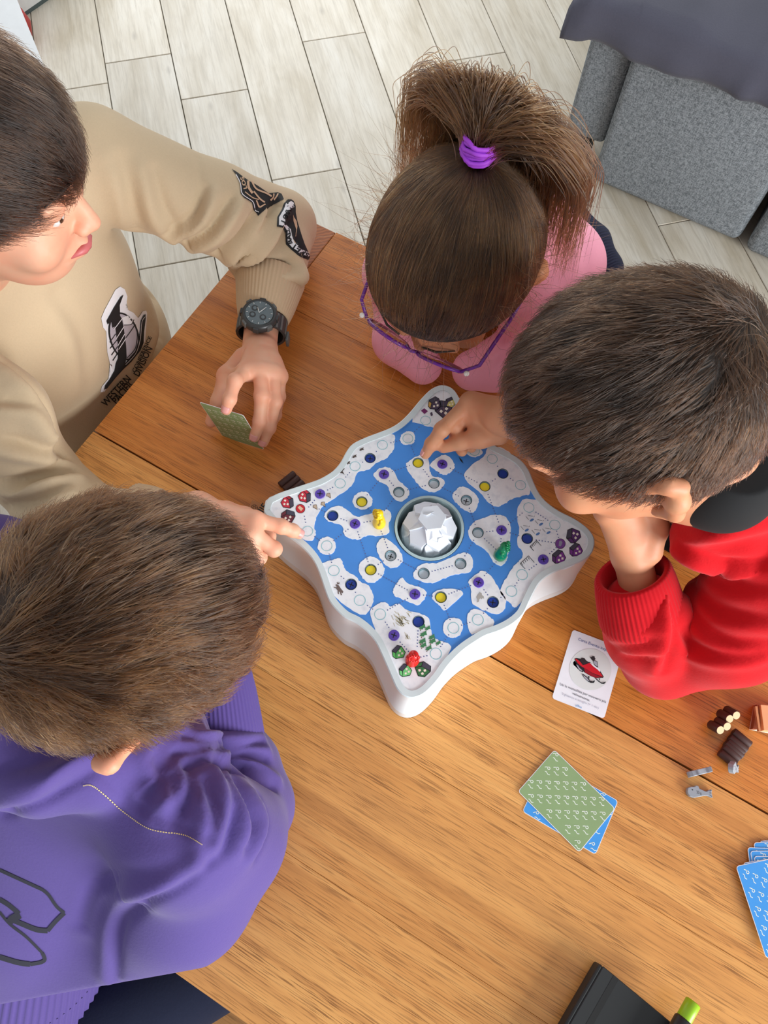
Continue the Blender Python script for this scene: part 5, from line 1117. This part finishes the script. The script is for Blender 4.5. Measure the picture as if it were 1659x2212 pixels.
for px, a_, w_ in [([(0, 1668), (120, 1642), (205, 1608)], 0.007, 0.012), ([(215, 1645), (140, 1692), (80, 1732), (0, 1752)], 0.010, 0.013), ([(372, 1688), (378, 1740), (345, 1768)], 0.007, 0.010), ([(402, 1665), (408, 1720), (372, 1775)], 0.008, 0.010), ([(440, 1695), (458, 1760), (450, 1812)], 0.008, 0.011), ([(468, 1650), (497, 1740), (480, 1830), (452, 1862)], 0.009, 0.012), ([(505, 1680), (540, 1780), (528, 1835)], 0.008, 0.012),
    ([(590, 1700), (480, 1650), (395, 1655)], 0.008, 0.010), ([(570, 1640), (470, 1628), (372, 1628)], 0.008, 0.010), ([(560, 1608), (440, 1612), (385, 1590)], 0.006, 0.008), ([(560, 1720), (575, 1780), (555, 1850)], 0.006, 0.012), ([(180, 1990), (215, 1905), (330, 1888), (400, 1860)], 0.005, 0.016), ([(330, 1640), (345, 1690), (310, 1720)], 0.006, 0.010)]: FO += fold(px, a_*1.5, w_*0.9)
FO += [([(447, 1822), (440, 1868), (380, 1918), (290, 1962), (256, 2012), (247, 2125)], -0.008, 0.007), ([(435, 1815), (425, 1855), (365, 1900), (275, 1945), (236, 2005), (228, 2115)], 0.006, 0.010), ([(205, 1662), (270, 1716), (340, 1766), (445, 1806)], -0.0025, 0.004)]
sculpt(sw2, FO)
hem = cuff('hem', hip2+ax2*0.235+np.array([0, -0.016, 0.0]), hip2+ax2*0.05, 0.100, 0.116, M_PURR, pur, 90, lip=0.006, depth=0.003)
for q in hem.data.vertices:
    if q.co.y > Y0-0.004 and q.co.z < TZ+0.006: q.co.y = Y0-0.004
cuff('cuff', P(482, 1600, 0.806), P(470, 1450, 0.845), 0.042, 0.0345, M_PURR, pur, 56, (0, 0, 1))
legs(pur, [hip2+np.array([0.08, -0.03, 0.008]), hip2+np.array([-0.08, 0.0, 0.008])], [np.array([-0.02, -0.10, 0.53]), np.array([-0.22, -0.02, 0.53])], [np.array([-0.02, -0.16, 0.06]), np.array([-0.24, -0.06, 0.06])], M_NAVY, M_SHOE)
M_HAIR2 = hair_mat('hair_chestnut', (34, 19, 10), (112, 72, 40)); M_CAP2 = cap_mat('hair_base_chestnut', (58, 40, 28))
cap2 = hair_cap(C2, R2_, 1.0, 0.013, (0, 0.086, 0.030), (0, -0.50, 0.86))
hr = link('hair', np_mesh('hair', *cap2), M_CAP2, pur, True)
strands('hair_strands', comb(C2, R2_, 1.0, 0.013, cap2, 15000, whorl_field((0.0, -0.80, 0.55), 1.3, (0, 0.9, -0.1), 0.7), lambda p: 0.042+0.016*(p[:, 1] > 0.0)-0.020*(np.abs(p[:, 0]) > 0.055), 2, lift=0.015, jitter=0.5, clump=0.6), 0.00028, M_HAIR2, hr)
# ================================================================== child in red, far side
M_RED = fleece('red_fleece', (196, 22, 30), 0.45, 420, 0.3, 0.12); M_REDR = fleece('red_rib', (186, 20, 30), 0.3, 500, 0.25, 0.08); M_SK3 = skin('skin_warm', (206, 148, 112))
C3 = P(1388, 874, 1.117); R3_ = head_frame((-0.93, -0.37), 36, -9); neck3 = C3+np.array([0.085, 0.055, -0.135])
zr = zz(860, 820, 320/1659)
F3 = [[zr(800, 250, 0.905), zr(490, 560, 0.893), zr(375, 720, 0.874), zr(308, 830, 0.861)], [zr(880, 270, 0.90), zr(640, 520, 0.888), zr(650, 680, 0.868), zr(715, 800, 0.862)], [zr(950, 300, 0.893), zr(740, 500, 0.875), zr(760, 660, 0.860), zr(820, 760, 0.860)], [zr(1000, 340, 0.884), zr(820, 500, 0.868), zr(850, 640, 0.858), zr(900, 720, 0.858)]]
T3 = [zr(1130, 600, 0.895), zr(920, 650, 0.890), zr(700, 700, 0.882), zr(510, 755, 0.872)]
hand3 = hand_mesh(zr(1180, 420, 0.915), F3, T3, 0.0078, P(1180, 930, 0.93), palm_n=(0, 0, 1))
F4 = [[P(1310, 1105, 0.985), P(1270, 1060, 1.0), P(1290, 1010, 1.0), P(1320, 990, 1.0)], [P(1335, 1092, 0.992), P(1300, 1045, 1.008), P(1320, 1000, 1.005), P(1345, 985, 1.0)], [P(1362, 1085, 0.99), P(1332, 1040, 1.005), P(1350, 1000, 1.0), P(1370, 990, 1.0)], [P(1388, 1085, 0.98), P(1365, 1045, 0.995), P(1380, 1010, 0.99), P(1395, 1000, 0.99)]]
T4 = [P(1400, 1190, 0.945), P(1415, 1140, 0.965), P(1410, 1100, 0.985), P(1400, 1060, 1.0)]
hand4 = hand_mesh(P(1368, 1215, 0.925), F4, T4, 0.0084, P(1395, 1330, 0.885), h=0.0016, palm_n=(0.8, 0.5, 0.3))
red = person('person', 'child in a red hoodie leaning over the board with one hand on the cheek', [head_mesh(C3, R3_, 1.02, neck3, ears=1.3), hand3, hand4], M_SK3)
nail(red, T3[3], T3[2], (0.1, -0.6, 1), 0.0066); nail(red, F3[0][3], F3[0][2], (-0.8, -0.1, 0.6), 0.0060)
EL3 = P(1432, 1418, 0.795); LS3 = P(1690, 1235, 0.945); RS3 = P(1590, 800, 0.93); sc3 = (LS3+RS3)/2+np.array([0.03, 0.03, 0.0]); hip3 = np.array([0.34, 0.82, 0.53])
v = Vol((-0.06, 0.22, 0.42), (0.66, 1.02, 1.10), 0.0034)
v.chain([LS3, sc3, RS3], [0.056, 0.072, 0.05], 0.03)
v.chain([sc3+np.array([0.02, 0.03, -0.06]), (sc3+hip3)/2, hip3], [0.10, 0.11, 0.12], 0.04)
for sd in (-1, 1): v.chain([sc3+np.array([0.055*sd, -0.07*sd, -0.06]), hip3+np.array([0.05*sd, -0.05*sd, 0.03])], [0.075, 0.09], 0.04)
v.chain([LS3, P(1580, 1360, 0.875), EL3], [0.062, 0.055, 0.046], 0.02)
v.chain([EL3, P(1402, 1372, 0.85), P(1388, 1325, 0.888)], [0.046, 0.046, 0.043], 0.008)
v.chain([RS3, P(1400, 820, 0.87), P(1240, 905, 0.90)], [0.05, 0.046, 0.04], 0.02)
hp = [(1484, 1150, 0.985), (1545, 1112, 1.022), (1612, 1048, 1.05), (1690, 950, 1.065)]
v.chain([P(*p) for p in hp], [0.016, 0.022, 0.028, 0.032], 0.014)
v.chain([P(*p)+np.array([0.010, 0.012, -0.035]) for p in hp[1:]], [0.026, 0.034, 0.040], 0.02)
v.chain([P(1500, 1190, 0.985), P(1590, 1180, 0.985), P(1680, 1120, 0.985)], [0.016, 0.020, 0.022], 0.014)
v.wrinkle(0.0016, 40, 5); v.clip((0, 0, 0.47), (0, 0, 1))
sw3 = cloth('hoodie', v, M_RED, red)
FO = []
for px, a_, w_ in [([(1425, 1372), (1370, 1392), (1316, 1397)], 0.004, 0.010), ([(1425, 1408), (1386, 1422), (1346, 1418)], 0.004, 0.009), ([(1447, 1289), (1450, 1370), (1432, 1454)], 0.010, 0.010), ([(1504, 1250), (1498, 1302), (1521, 1343), (1572, 1380), (1659, 1386)], 0.008, 0.012), ([(1511, 1275), (1555, 1316), (1659, 1336)], 0.008, 0.013), ([(1464, 1319), (1471, 1370), (1521, 1403), (1605, 1413), (1659, 1403)], 0.008, 0.011),
    ([(1504, 1245), (1457, 1275), (1448, 1320)], 0.008, 0.010), ([(1437, 1152), (1504, 1146), (1659, 1122)], 0.006, 0.010), ([(1445, 1166), (1504, 1193), (1572, 1217), (1659, 1213)], 0.009, 0.011), ([(1520, 1100), (1590, 1090), (1659, 1040)], 0.006, 0.012), ([(1520, 1230), (1580, 1262), (1659, 1270)], 0.006, 0.012)]: FO += fold(px, a_, w_)
sculpt(sw3, FO)
cuff('cuff', P(1388, 1330, 0.886), P(1365, 1235, 0.925), 0.046, 0.0405, M_REDR, red, 56, (0.3, 0.2, 1), lip=0.007)
w_ = Vol(neck3-0.12, neck3+0.12, 0.003); w_.chain([C3+R3_ @ np.array([-0.012, -0.038, -0.096]), neck3+np.array([0.0, 0, 0.0]), neck3+np.array([0.02, 0.01, -0.06])], [0.047, 0.052, 0.062], 0.01); cloth('undershirt', w_, plain('black_cotton', (16, 16, 18), 0.9), red)
legs(red, [hip3+np.array([0.07, -0.05, 0]), hip3+np.array([-0.07, 0.05, 0])], [np.array([0.17, 0.50, 0.53]), np.array([0.02, 0.62, 0.53])], [np.array([0.24, 0.56, 0.06]), np.array([0.12, 0.66, 0.06])], M_NAVY, M_SHOE)
stool((0.30, 0.86), 'round oak stool under the child in the red hoodie')
M_HAIR3 = hair_mat('hair_brown_black', (24, 14, 8), (74, 46, 28)); M_CAP3 = cap_mat('hair_base_brown', (36, 27, 21))
cap3 = hair_cap(C3, R3_, 1.02, 0.010, (0, 0.088, 0.042), (0, -0.56, 0.83))
hr = link('hair', np_mesh('hair', *cap3), M_CAP3, red, True)
strands('hair_strands', comb(C3, R3_, 1.02, 0.010, cap3, 15000, whorl_field((0.0, -0.85, 0.50), 0.9, (0, 1.0, -0.1), 0.8), lambda p: 0.034+0.008*(p[:, 1] > 0.0)-0.012*(np.abs(p[:, 0]) > 0.06), 3, lift=0.011, jitter=0.45, clump=0.6), 0.00026, M_HAIR3, hr)
# ================================================================== child in pink, far side
M_PINK = fleece('pink_cotton', (244, 164, 184), 0.3, 420, 0.3, 0.06); M_SK4 = skin('skin_brown', (186, 128, 92))
C4 = P(986, 550, 1.024); fh4 = np.array([-0.07, -1.0, 0]); R4_ = head_frame(fh4, 40, 5); neck4 = C4+np.array([-0.005, 0.115, -0.095])
girl = person('person', 'child in pink with a ponytail and purple glasses bending over the table', [head_mesh(C4, R4_, 1.0, neck4)], M_SK4)
LS4, RS4 = P(1212, 575, 0.875), P(900, 545, 0.88); sc4 = (LS4+RS4)/2+np.array([0, 0.02, 0.035]); hip4 = np.array([-0.22, 0.96, 0.53])
v = Vol((-0.50, 0.36, 0.42), (0.12, 1.16, 1.04), 0.0036)
v.chain([LS4, sc4, RS4], [0.050, 0.068, 0.046], 0.03)
v.chain([sc4+np.array([0, 0.02, -0.06]), (sc4+hip4)/2, hip4], [0.085, 0.09, 0.11], 0.04)
for sd in (-1, 1): v.chain([sc4+np.array([0.055*sd, 0.02, -0.06]), hip4+np.array([0.05*sd, 0, 0.03])], [0.06, 0.08], 0.04)
EL4 = P(1140, 745, 0.785); ER4 = P(868, 640, 0.783)
v.chain([LS4, P(1180, 680, 0.84), EL4], [0.050, 0.044, 0.040], 0.02); v.chain([EL4, P(1068, 790, 0.785), P(1020, 800, 0.782)], [0.040, 0.034, 0.028], 0.010)
v.chain([RS4, P(860, 590, 0.84), ER4], [0.046, 0.042, 0.040], 0.02); v.chain([ER4, P(860, 735, 0.780), P(915, 790, 0.776)], [0.040, 0.033, 0.026], 0.010)
v.wrinkle(0.0014, 40, 6); v.clip((0, 0, 0.47), (0, 0, 1))
top4 = cloth('pullover', v, M_PINK, girl)
FO = []
for px, a_, w_ in [([(1200, 640), (1120, 690), (1080, 760)], 0.005, 0.010), ([(1180, 700), (1110, 760), (1060, 800)], 0.005, 0.010), ([(1235, 480), (1260, 540), (1265, 610)], 0.003, 0.014)]: FO += fold(px, a_, w_)
sculpt(top4, FO)
legs(girl, [hip4+np.array([0.08, 0, 0]), hip4+np.array([-0.08, 0, 0])], [np.array([-0.13, 0.62, 0.53]), np.array([-0.29, 0.62, 0.53])], [np.array([-0.13, 0.66, 0.06]), np.array([-0.29, 0.66, 0.06])], M_NAVY, M_SHOE)
stool((-0.22, 0.98), 'round oak stool under the child in pink')
w_ = Vol((-0.28, 0.60, 0.60), (0.10, 1.10, 0.96), 0.004)
jk = [P(1180, 425, 0.80), P(1235, 462, 0.81), P(1285, 520, 0.81), P(1312, 580, 0.79), P(1325, 630, 0.76)]
w_.chain(jk, [0.014, 0.018, 0.020, 0.020, 0.018], 0.01); w_.chain([p+np.array([-0.03, 0.01, -0.05]) for p in jk], 0.03, 0.03)
M_KNIT = NT('navy_knit'); M_KNIT.set(Roughness=0.95); M_KNIT.b.inputs['Base Color'].default_value = srgb(34, 40, 62); _w = M_KNIT.n('ShaderNodeTexWave'); M_KNIT.l(M_KNIT.coord((1, 1, 1), (0, 0, 0.6)), _w.inputs[0]); _w.inputs['Scale'].default_value = 90; _w.inputs['Distortion'].default_value = 2; M_KNIT.bump(_w.outputs[0], 0.8, 0.002)
cloth('vest', w_, M_KNIT.m, girl)
# hair gathered to the tie
TIE = np.array([0.006, -0.086, 0.082]); M_HAIR4 = hair_mat('hair_brown', (34, 19, 10), (132, 84, 46)); M_CAP4 = cap_mat('hair_base_girl', (50, 34, 24))
cap4 = hair_cap(C4, R4_, 1.0, 0.013, (0, 0.085, 0.052), (0, -0.62, 0.78))
hr = link('hair', np_mesh('hair', *cap4), M_CAP4, girl, True)
def to_tie(p): d = TIE-p; return d/(np.linalg.norm(d, axis=1, keepdims=True)+1e-6)
strands('hair_strands', comb(C4, R4_, 1.0, 0.013, cap4, 15000, to_tie, lambda p: np.clip(np.linalg.norm(p-TIE, axis=1)-0.004, 0.004, 0.11), 4, lift=0.004, k=10, jitter=0.16, rise=0.0012), 0.00026, M_HAIR4, hr)
def L4(x, y, z): return C4+R4_ @ np.array([x, y, z])
def ponytail():
    g = np.random.default_rng(8); n, k = 5200, 14; T = TIE*1.06; out_ = np.zeros((n, k, 3)); u = T/np.linalg.norm(T)
    lat = np.clip(g.normal(0, 0.62, n), -1.25, 1.25); dep = g.random(n); 
    # a fountain: up out of the tie, over, and down on both sides behind the head
    ts = np.linspace(0, 1, k)
    wdn = R4_.T @ np.array([0, 0, -1.0]); wbk = R4_.T @ np.array([0.07, 1.0, 0])
    for i, t in enumerate(ts):
        side = lat*np.interp(t, [0, 0.12, 0.3, 0.55, 1], [0.005, 0.014, 0.046, 0.072, 0.078])
        outw = np.interp(t, [0, 0.15, 0.35, 0.6, 1], [0.0, 0.022, 0.036, 0.026, 0.0])*(0.75+0.45*dep)*(1.08-0.2*np.abs(lat))
        back = np.interp(t, [0, 0.15, 0.35, 0.6, 1], [0, 0.004, 0.018, 0.036, 0.046])*(0.5+0.7*dep)
        drop = np.interp(t, [0, 0.3, 0.5, 0.75, 1], [0, 0.0, 0.018, 0.060, 0.115])*(0.5+0.5*np.abs(lat))
        out_[:, i] = T+u*outw[:, None]+np.array([1, 0, 0])*side[:, None]+wbk*back[:, None]+wdn*drop[:, None]
    off = g.normal(0, 1, (n, 1, 3))*0.0055; wob = g.normal(0, 1, (n, 1, 3))*0.004; out_ = out_+off+wob*np.sin(ts*4)[None, :, None]
    return C4+out_ @ R4_.T
strands('ponytail', ponytail(), 0.00028, M_HAIR4, hr)
def flyaway():
    g = np.random.default_rng(12); n, k = 520, 10; th = g.uniform(0, 2*math.pi, n); ph = g.uniform(0.1, 1.5, n)
    d = np.stack([np.cos(th)*np.cos(ph*0.6), np.sin(th)*np.cos(ph*0.6)*0.8-0.1, np.sin(ph)*0.6-0.25], 1); d /= np.linalg.norm(d, axis=1, keepdims=True)
    p0 = d*(np.array(CR_)+0.012)+np.array([0, -0.002, 0.014]); t = np.linspace(0, 1, k)[None, :, None]; cu = g.normal(0, 1, (n, 1, 3)); ax = g.normal(0, 1, (n, 1, 3))
    ln = g.uniform(0.015, 0.045, (n, 1, 1)); out_ = p0[:, None]+d[:, None]*ln*t*0.8+cu*ln*0.55*t*t+ax*0.006*np.sin(t*5)*t
    return C4+out_ @ R4_.T
strands('flyaway_hair', flyaway(), 0.00014, M_HAIR4, hr)
ux, uy, uz = R4_ @ (TIE/np.linalg.norm(TIE)), R4_[:, 0], None
tc = L4(*(TIE*1.07)); axis = Vector(R4_ @ (TIE/np.linalg.norm(TIE))); X, Y, _ = frame_from(axis, tuple(R4_[:, 0])); parts = []
for i in range(7):
    c = Vector(tc)+axis*(-0.008+i*0.0027); r = 0.0145+0.0012*math.sin(i*2.1); parts.append(tube_data([c+(X*math.cos(a*math.pi/12)*1.25+Y*math.sin(a*math.pi/12))*(r+0.0006*math.sin(a*1.7+i))+axis*0.0012*math.sin(a*0.8+i) for a in range(25)], 0.0021, 7, False))
link('hair_tie', mesh('hair_tie', *merge(parts)), plain('purple_elastic', (176, 72, 222), 0.6), girl, True)
# glasses
gl = emptyo('eyeglasses', L4(0, 0.11, -0.015), 'purple and pink framed glasses on the face of the child in pink', 'glasses'); M_GLP = plain('purple_acetate', (104, 36, 140), 0.3); M_GLK = plain('pink_acetate', (214, 120, 150), 0.35)
for sx in (-1, 1):
    rim = [Vector(L4(sx*0.033+0.026*math.cos(a), 0.107+0.003*math.cos(a)*sx*-1, -0.022+0.020*math.sin(a))) for a in np.linspace(0, 2*math.pi, 29)]
    o = tube('rim', rim, 0.0021, [M_GLP, M_GLK], gl, 8)
    for p in o.data.polygons: p.material_index = 1 if (R4_.T @ (np.array(p.center)-C4))[2] < -0.026 else 0
    lm = NT('lens_glass_%d' % sx); lm.set(Roughness=0.02); lm.b.inputs['Transmission Weight'].default_value = 1.0; lm.b.inputs['IOR'].default_value = 1.05
    link('lens', mesh('lens', [Vector(L4(sx*0.033+0.025*math.cos(a), 0.107, -0.022+0.019*math.sin(a))) for a in np.linspace(0, 2*math.pi, 25)[:-1]], [tuple(range(24))]), lm.m, gl)
    tube('temple', [Vector(L4(sx*0.060, 0.103, -0.014)), Vector(L4(sx*0.074, 0.088, -0.012)), Vector(L4(sx*0.080, 0.03, -0.010)), Vector(L4(sx*0.080, -0.01, -0.014))], 0.0021, M_GLP, gl, 8)
    lathe('hinge_stud', [(0.003, -0.001), (0.003, 0.001), (0.001, 0.002)], plain('silver_stud', (232, 228, 220), 0.25), gl, 12, Vector(L4(sx*0.066, 0.102, -0.012)), R4_[:, 2])
tube('bridge', [Vector(L4(-0.008, 0.108, -0.017)), Vector(L4(0, 0.110, -0.013)), Vector(L4(0.008, 0.108, -0.017))], 0.002, M_GLP, gl, 8)
lips_brows(girl, C4, R4_, 1.0, M_HB1)
# ================================================================== prints and badges on the clothes
class Decal:
    def __init__(s, o): s.b = bvh_of(o); s.o = o
    def hit(s, p, off):
        h = s.b.ray_cast(Vector(CAMP), Vector(ray(*p)).normalized()); return None if h[0] is None else h[0]+h[1]*off
    def put(s, name, V, Fc, mat, off):
        pts = [s.hit(p, off) for p in V]; keep = [f for f in Fc if all(pts[i] is not None for i in f)]
        # drop faces torn across a depth jump
        keep = [f for f in keep if max((pts[f[i]]-pts[f[i-1]]).length for i in range(len(f))) < 0.03]
        used = sorted({i for f in keep for i in f}); mp = {a: b for b, a in enumerate(used)}
        if used: return link(name, mesh(name, [pts[i] for i in used], [tuple(mp[i] for i in f) for f in keep]), mat, s.o, True)
    def poly(s, name, pts, mat, off, step=9):
        bm = bmesh.new(); bm.faces.new([bm.verts.new((p[0], p[1], 0)) for p in pts]); bmesh.ops.triangulate(bm, faces=bm.faces[:])
        for _ in range(5):
            es = [e for e in bm.edges if e.calc_length() > step]
            if not es: break
            bmesh.ops.subdivide_edges(bm, edges=es, cuts=1); bmesh.ops.triangulate(bm, faces=bm.faces[:])
        bm.verts.index_update(); V = [(v.co.x, v.co.y) for v in bm.verts]; Fc = [tuple(v.index for v in f.verts) for f in bm.faces]; bm.free(); return s.put(name, V, Fc, mat, off)
    def line(s, name, pts, wd, mat, off, closed=False, smooth=True):
        p = [tuple(q) for q in (catmull(pts, 5, closed) if smooth else pts)]; L, R, E = strip2(p, wd, closed); n = len(L)
        return s.put(name, [tuple(q) for q in L]+[tuple(q) for q in R], [(i, n+i, n+j, j) for i, j in E], mat, off)
    def text(s, name, t, a, b, mat, off, tall=1.0, bold=0.03):
        me = text_mesh(t, 1.0, bold); xs = [v.co.x for v in me.vertices]; x0, x1 = min(xs), max(xs); a, b = np.array(a, float), np.array(b, float); d = b-a; L = np.linalg.norm(d); d /= L; n_ = np.array([d[1], -d[0]]); k = L/(x1-x0)
        bm = bmesh.new(); bm.from_mesh(me); bpy.data.meshes.remove(me)
        for _ in range(3):
            es = [e for e in bm.edges if e.calc_length()*k > 4]
            if not es: break
            bmesh.ops.subdivide_edges(bm, edges=es, cuts=1); bmesh.ops.triangulate(bm, faces=bm.faces[:])
        bm.verts.index_update(); V = [tuple(a+d*(v.co.x-x0)*k+n_*v.co.y*k*tall) for v in bm.verts]; Fc = [tuple(v.index for v in f.verts) for f in bm.faces]; bm.free(); return s.put(name, V, Fc, mat, off)
K_ = plain('print_black', (22, 22, 24), 0.7); Wt = plain('print_white', (238, 236, 238), 0.7); Gy = plain('print_grey', (190, 182, 190), 0.7); Tn = plain('print_tan', (206, 172, 140), 0.8)
D1 = Decal(sw1); T = lambda pts: [(200+0.14467*x, 600+0.14467*y) for x, y in pts]
D1.poly('badge_outline', T([(330,180),(400,130),(470,170),(510,280),(500,360),(430,450),(440,480),(520,480),(600,520),(670,600),(700,560),(740,500),(790,490),(805,530),(790,760),(775,950),(720,1050),(600,1170),(520,1260),(440,1350),(340,1460),(230,1600),(170,1700),(110,1705),(130,1620),(230,1500),(300,1310),(250,1280),(210,1100),(195,800),(150,740),(120,600),(170,480),(250,330)]), Wt, 0.0010)
ball = [(455+215*math.cos(a)+60*math.sin(a), 870+345*math.sin(a)) for a in np.linspace(0, 2*math.pi, 41)[:-1]]
D1.poly('badge_ball', T(ball), Gy, 0.0014)
D1.line('badge_ring', T(ball), 3.4, K_, 0.0017, True, False)
D1.poly('badge_ball_light', T([(425,590),(500,560),(590,620),(560,690),(450,700)]), Wt, 0.0017)
for q in ([(450,700),(560,690),(600,620)], [(480,890),(560,780),(620,690)], [(620,690),(650,850),(620,1050),(500,1190)], [(240,960),(330,830)], [(245,1050),(350,920)], [(265,1150),(365,1010)], [(285,1230),(365,1110)]): D1.line('badge_seam', T(q), 1.6, K_, 0.0018)
D1.poly('badge_letter', T([(440,250),(400,280),(300,440),(190,640),(205,690),(260,640),(275,740),(320,720),(340,880),(365,1000),(360,1200),(330,1270),(310,1380),(230,1520),(170,1600),(160,1660),(200,1640),(330,1480),(440,1360),(560,1250),(700,1080),(745,970),(750,800),(775,600),(770,540),(740,560),(700,640),(690,780),(670,920),(620,1090),(540,1180),(470,1270),(490,1180),(480,1000),(450,780),(420,620),(390,560),(385,400)]), K_, 0.0021)
for q in ([(290,770),(420,600)], [(330,900),(445,720)], [(350,1010),(455,830)], [(365,1060),(470,900)]): D1.line('badge_streak', T(q), 1.5, Wt, 0.0025, False, False)
D1.line('badge_edge', T([(470,1290),(560,1200),(640,1090),(690,900),(710,660),(760,580)]), 1.0, Wt, 0.0025)
for t, a, b, tall in (('WESTERN', (150,1890), (530,1480), 1.25), ('PACIFIC', (310,1850), (590,1530), 1.3), ('CONFERENCE', (600,1400), (850,880), 0.9), ('DIVISION', (640,1450), (845,1040), 1.2)): D1.text('lettering', t, T([a])[0], T([b])[0], K_, 0.0020, tall, 0.015)
U = lambda pts: [(480+0.13261*x, 340+0.13261*y) for x, y in pts]
D1.poly('sleeve_patch', U([(150,195),(230,290),(290,420),(300,600),(350,660),(480,740),(500,840),(570,930),(585,960),(700,850),(770,800),(1000,690),(960,600),(900,575),(750,590),(560,460),(430,390),(330,320),(240,250)]), K_, 0.0010, 6)
for q, w_ in (([(215,290),(285,430),(320,610),(480,720),(520,830),(600,900)], 1.6), ([(360,570),(480,660),(580,690)], 2.2), ([(410,390),(420,500),(480,590)], 5), ([(470,400),(540,520),(700,590),(790,640)], 3.5), ([(500,560),(600,680),(680,740)], 3.2), ([(540,700),(600,800),(690,770)], 3.0), ([(830,600),(820,650),(770,700)], 3), ([(900,600),(880,640),(830,690)], 3)): D1.line('patch_stripe', U(q), w_, Tn if w_ > 2 else Wt, 0.0016)
D1.text('lettering', 'LOS', U([(370,520)])[0], U([(310,330)])[0], Tn, 0.0016, 0.7)
D1.poly('sleeve_patch', U([(1120,690),(1060,690),(1010,750),(970,860),(900,980),(890,1130),(980,1150),(1030,1240),(1040,1420),(1120,1500),(1250,1610),(1440,1690),(1400,1560),(1330,1400),(1280,1250),(1220,1050),(1190,900),(1190,800),(1160,720)]), K_, 0.0010, 6)
D1.poly('patch_band', U([(1110,720),(1040,760),(1000,870),(930,990),(925,1110),(1000,1120),(1060,1220),(1070,1400),(1140,1470),(1260,1570),(1420,1635),(1395,1550),(1290,1500),(1170,1400),(1125,1280),(1110,1180),(1025,1090),(1010,970),(1060,870),(1130,830),(1170,810),(1150,740)]), Wt, 0.0014, 6)
D1.poly('patch_figure', U([(1140,930),(1160,980),(1200,1040),(1215,1130),(1190,1280),(1180,1290),(1195,1180),(1150,1040)]), Tn, 0.0014, 6)
D1.text('lettering', 'LOS', U([(990,1070)])[0], U([(1080,880)])[0], K_, 0.0018, 0.8); D1.text('lettering', 'AN', U([(1095,860)])[0], U([(1165,790)])[0], K_, 0.0018, 0.9)
D1.text('lettering', 'BALL', U([(1115,1420)])[0], U([(1050,1160)])[0], K_, 0.0018, 0.75); D1.text('lettering', 'SKET', U([(1390,1600)])[0], U([(1140,1440)])[0], K_, 0.0018, 0.75)
# purple hoodie: ink drawing and gold stitching on the back
D2 = Decal(sw2); Z = lambda pts: [(0.3858*x, 1560+0.3858*y) for x, y in pts]
M_DRAW = plain('print_charcoal', (40, 40, 52), 0.8)
for q, w_ in (([(0,825),(120,880),(240,935)], 7), ([(240,935),(275,965),(320,1030),(362,1065)], 7), ([(362,1065),(315,1110),(268,1165)], 9), ([(268,1165),(205,1158),(110,1120),(50,1095)], 11), ([(0,990),(50,1020),(110,1070)], 10), ([(115,1075),(75,1095),(55,1115)], 16), ([(0,1060),(60,1130),(150,1200),(240,1290)], 6), ([(240,1290),(252,1325),(228,1342),(170,1352)], 8), ([(170,1352),(100,1342),(0,1312)], 11)): D2.line('ink_drawing', Z(q), w_, M_DRAW, 0.0008, False, len(q) > 2)
seam = catmull([(180,1697),(205,1700),(270,1755),(325,1790),(400,1805),(437,1825)], 14, False)
GD = plain('gold_thread', (214, 188, 120), 0.6)
for i in range(0, len(seam)-1, 1):
    a, b = np.array(seam[i]), np.array(seam[i+1]); D2.line('stitch', [a, a+(b-a)*0.62], 2.2, GD, 0.0009, False, False)
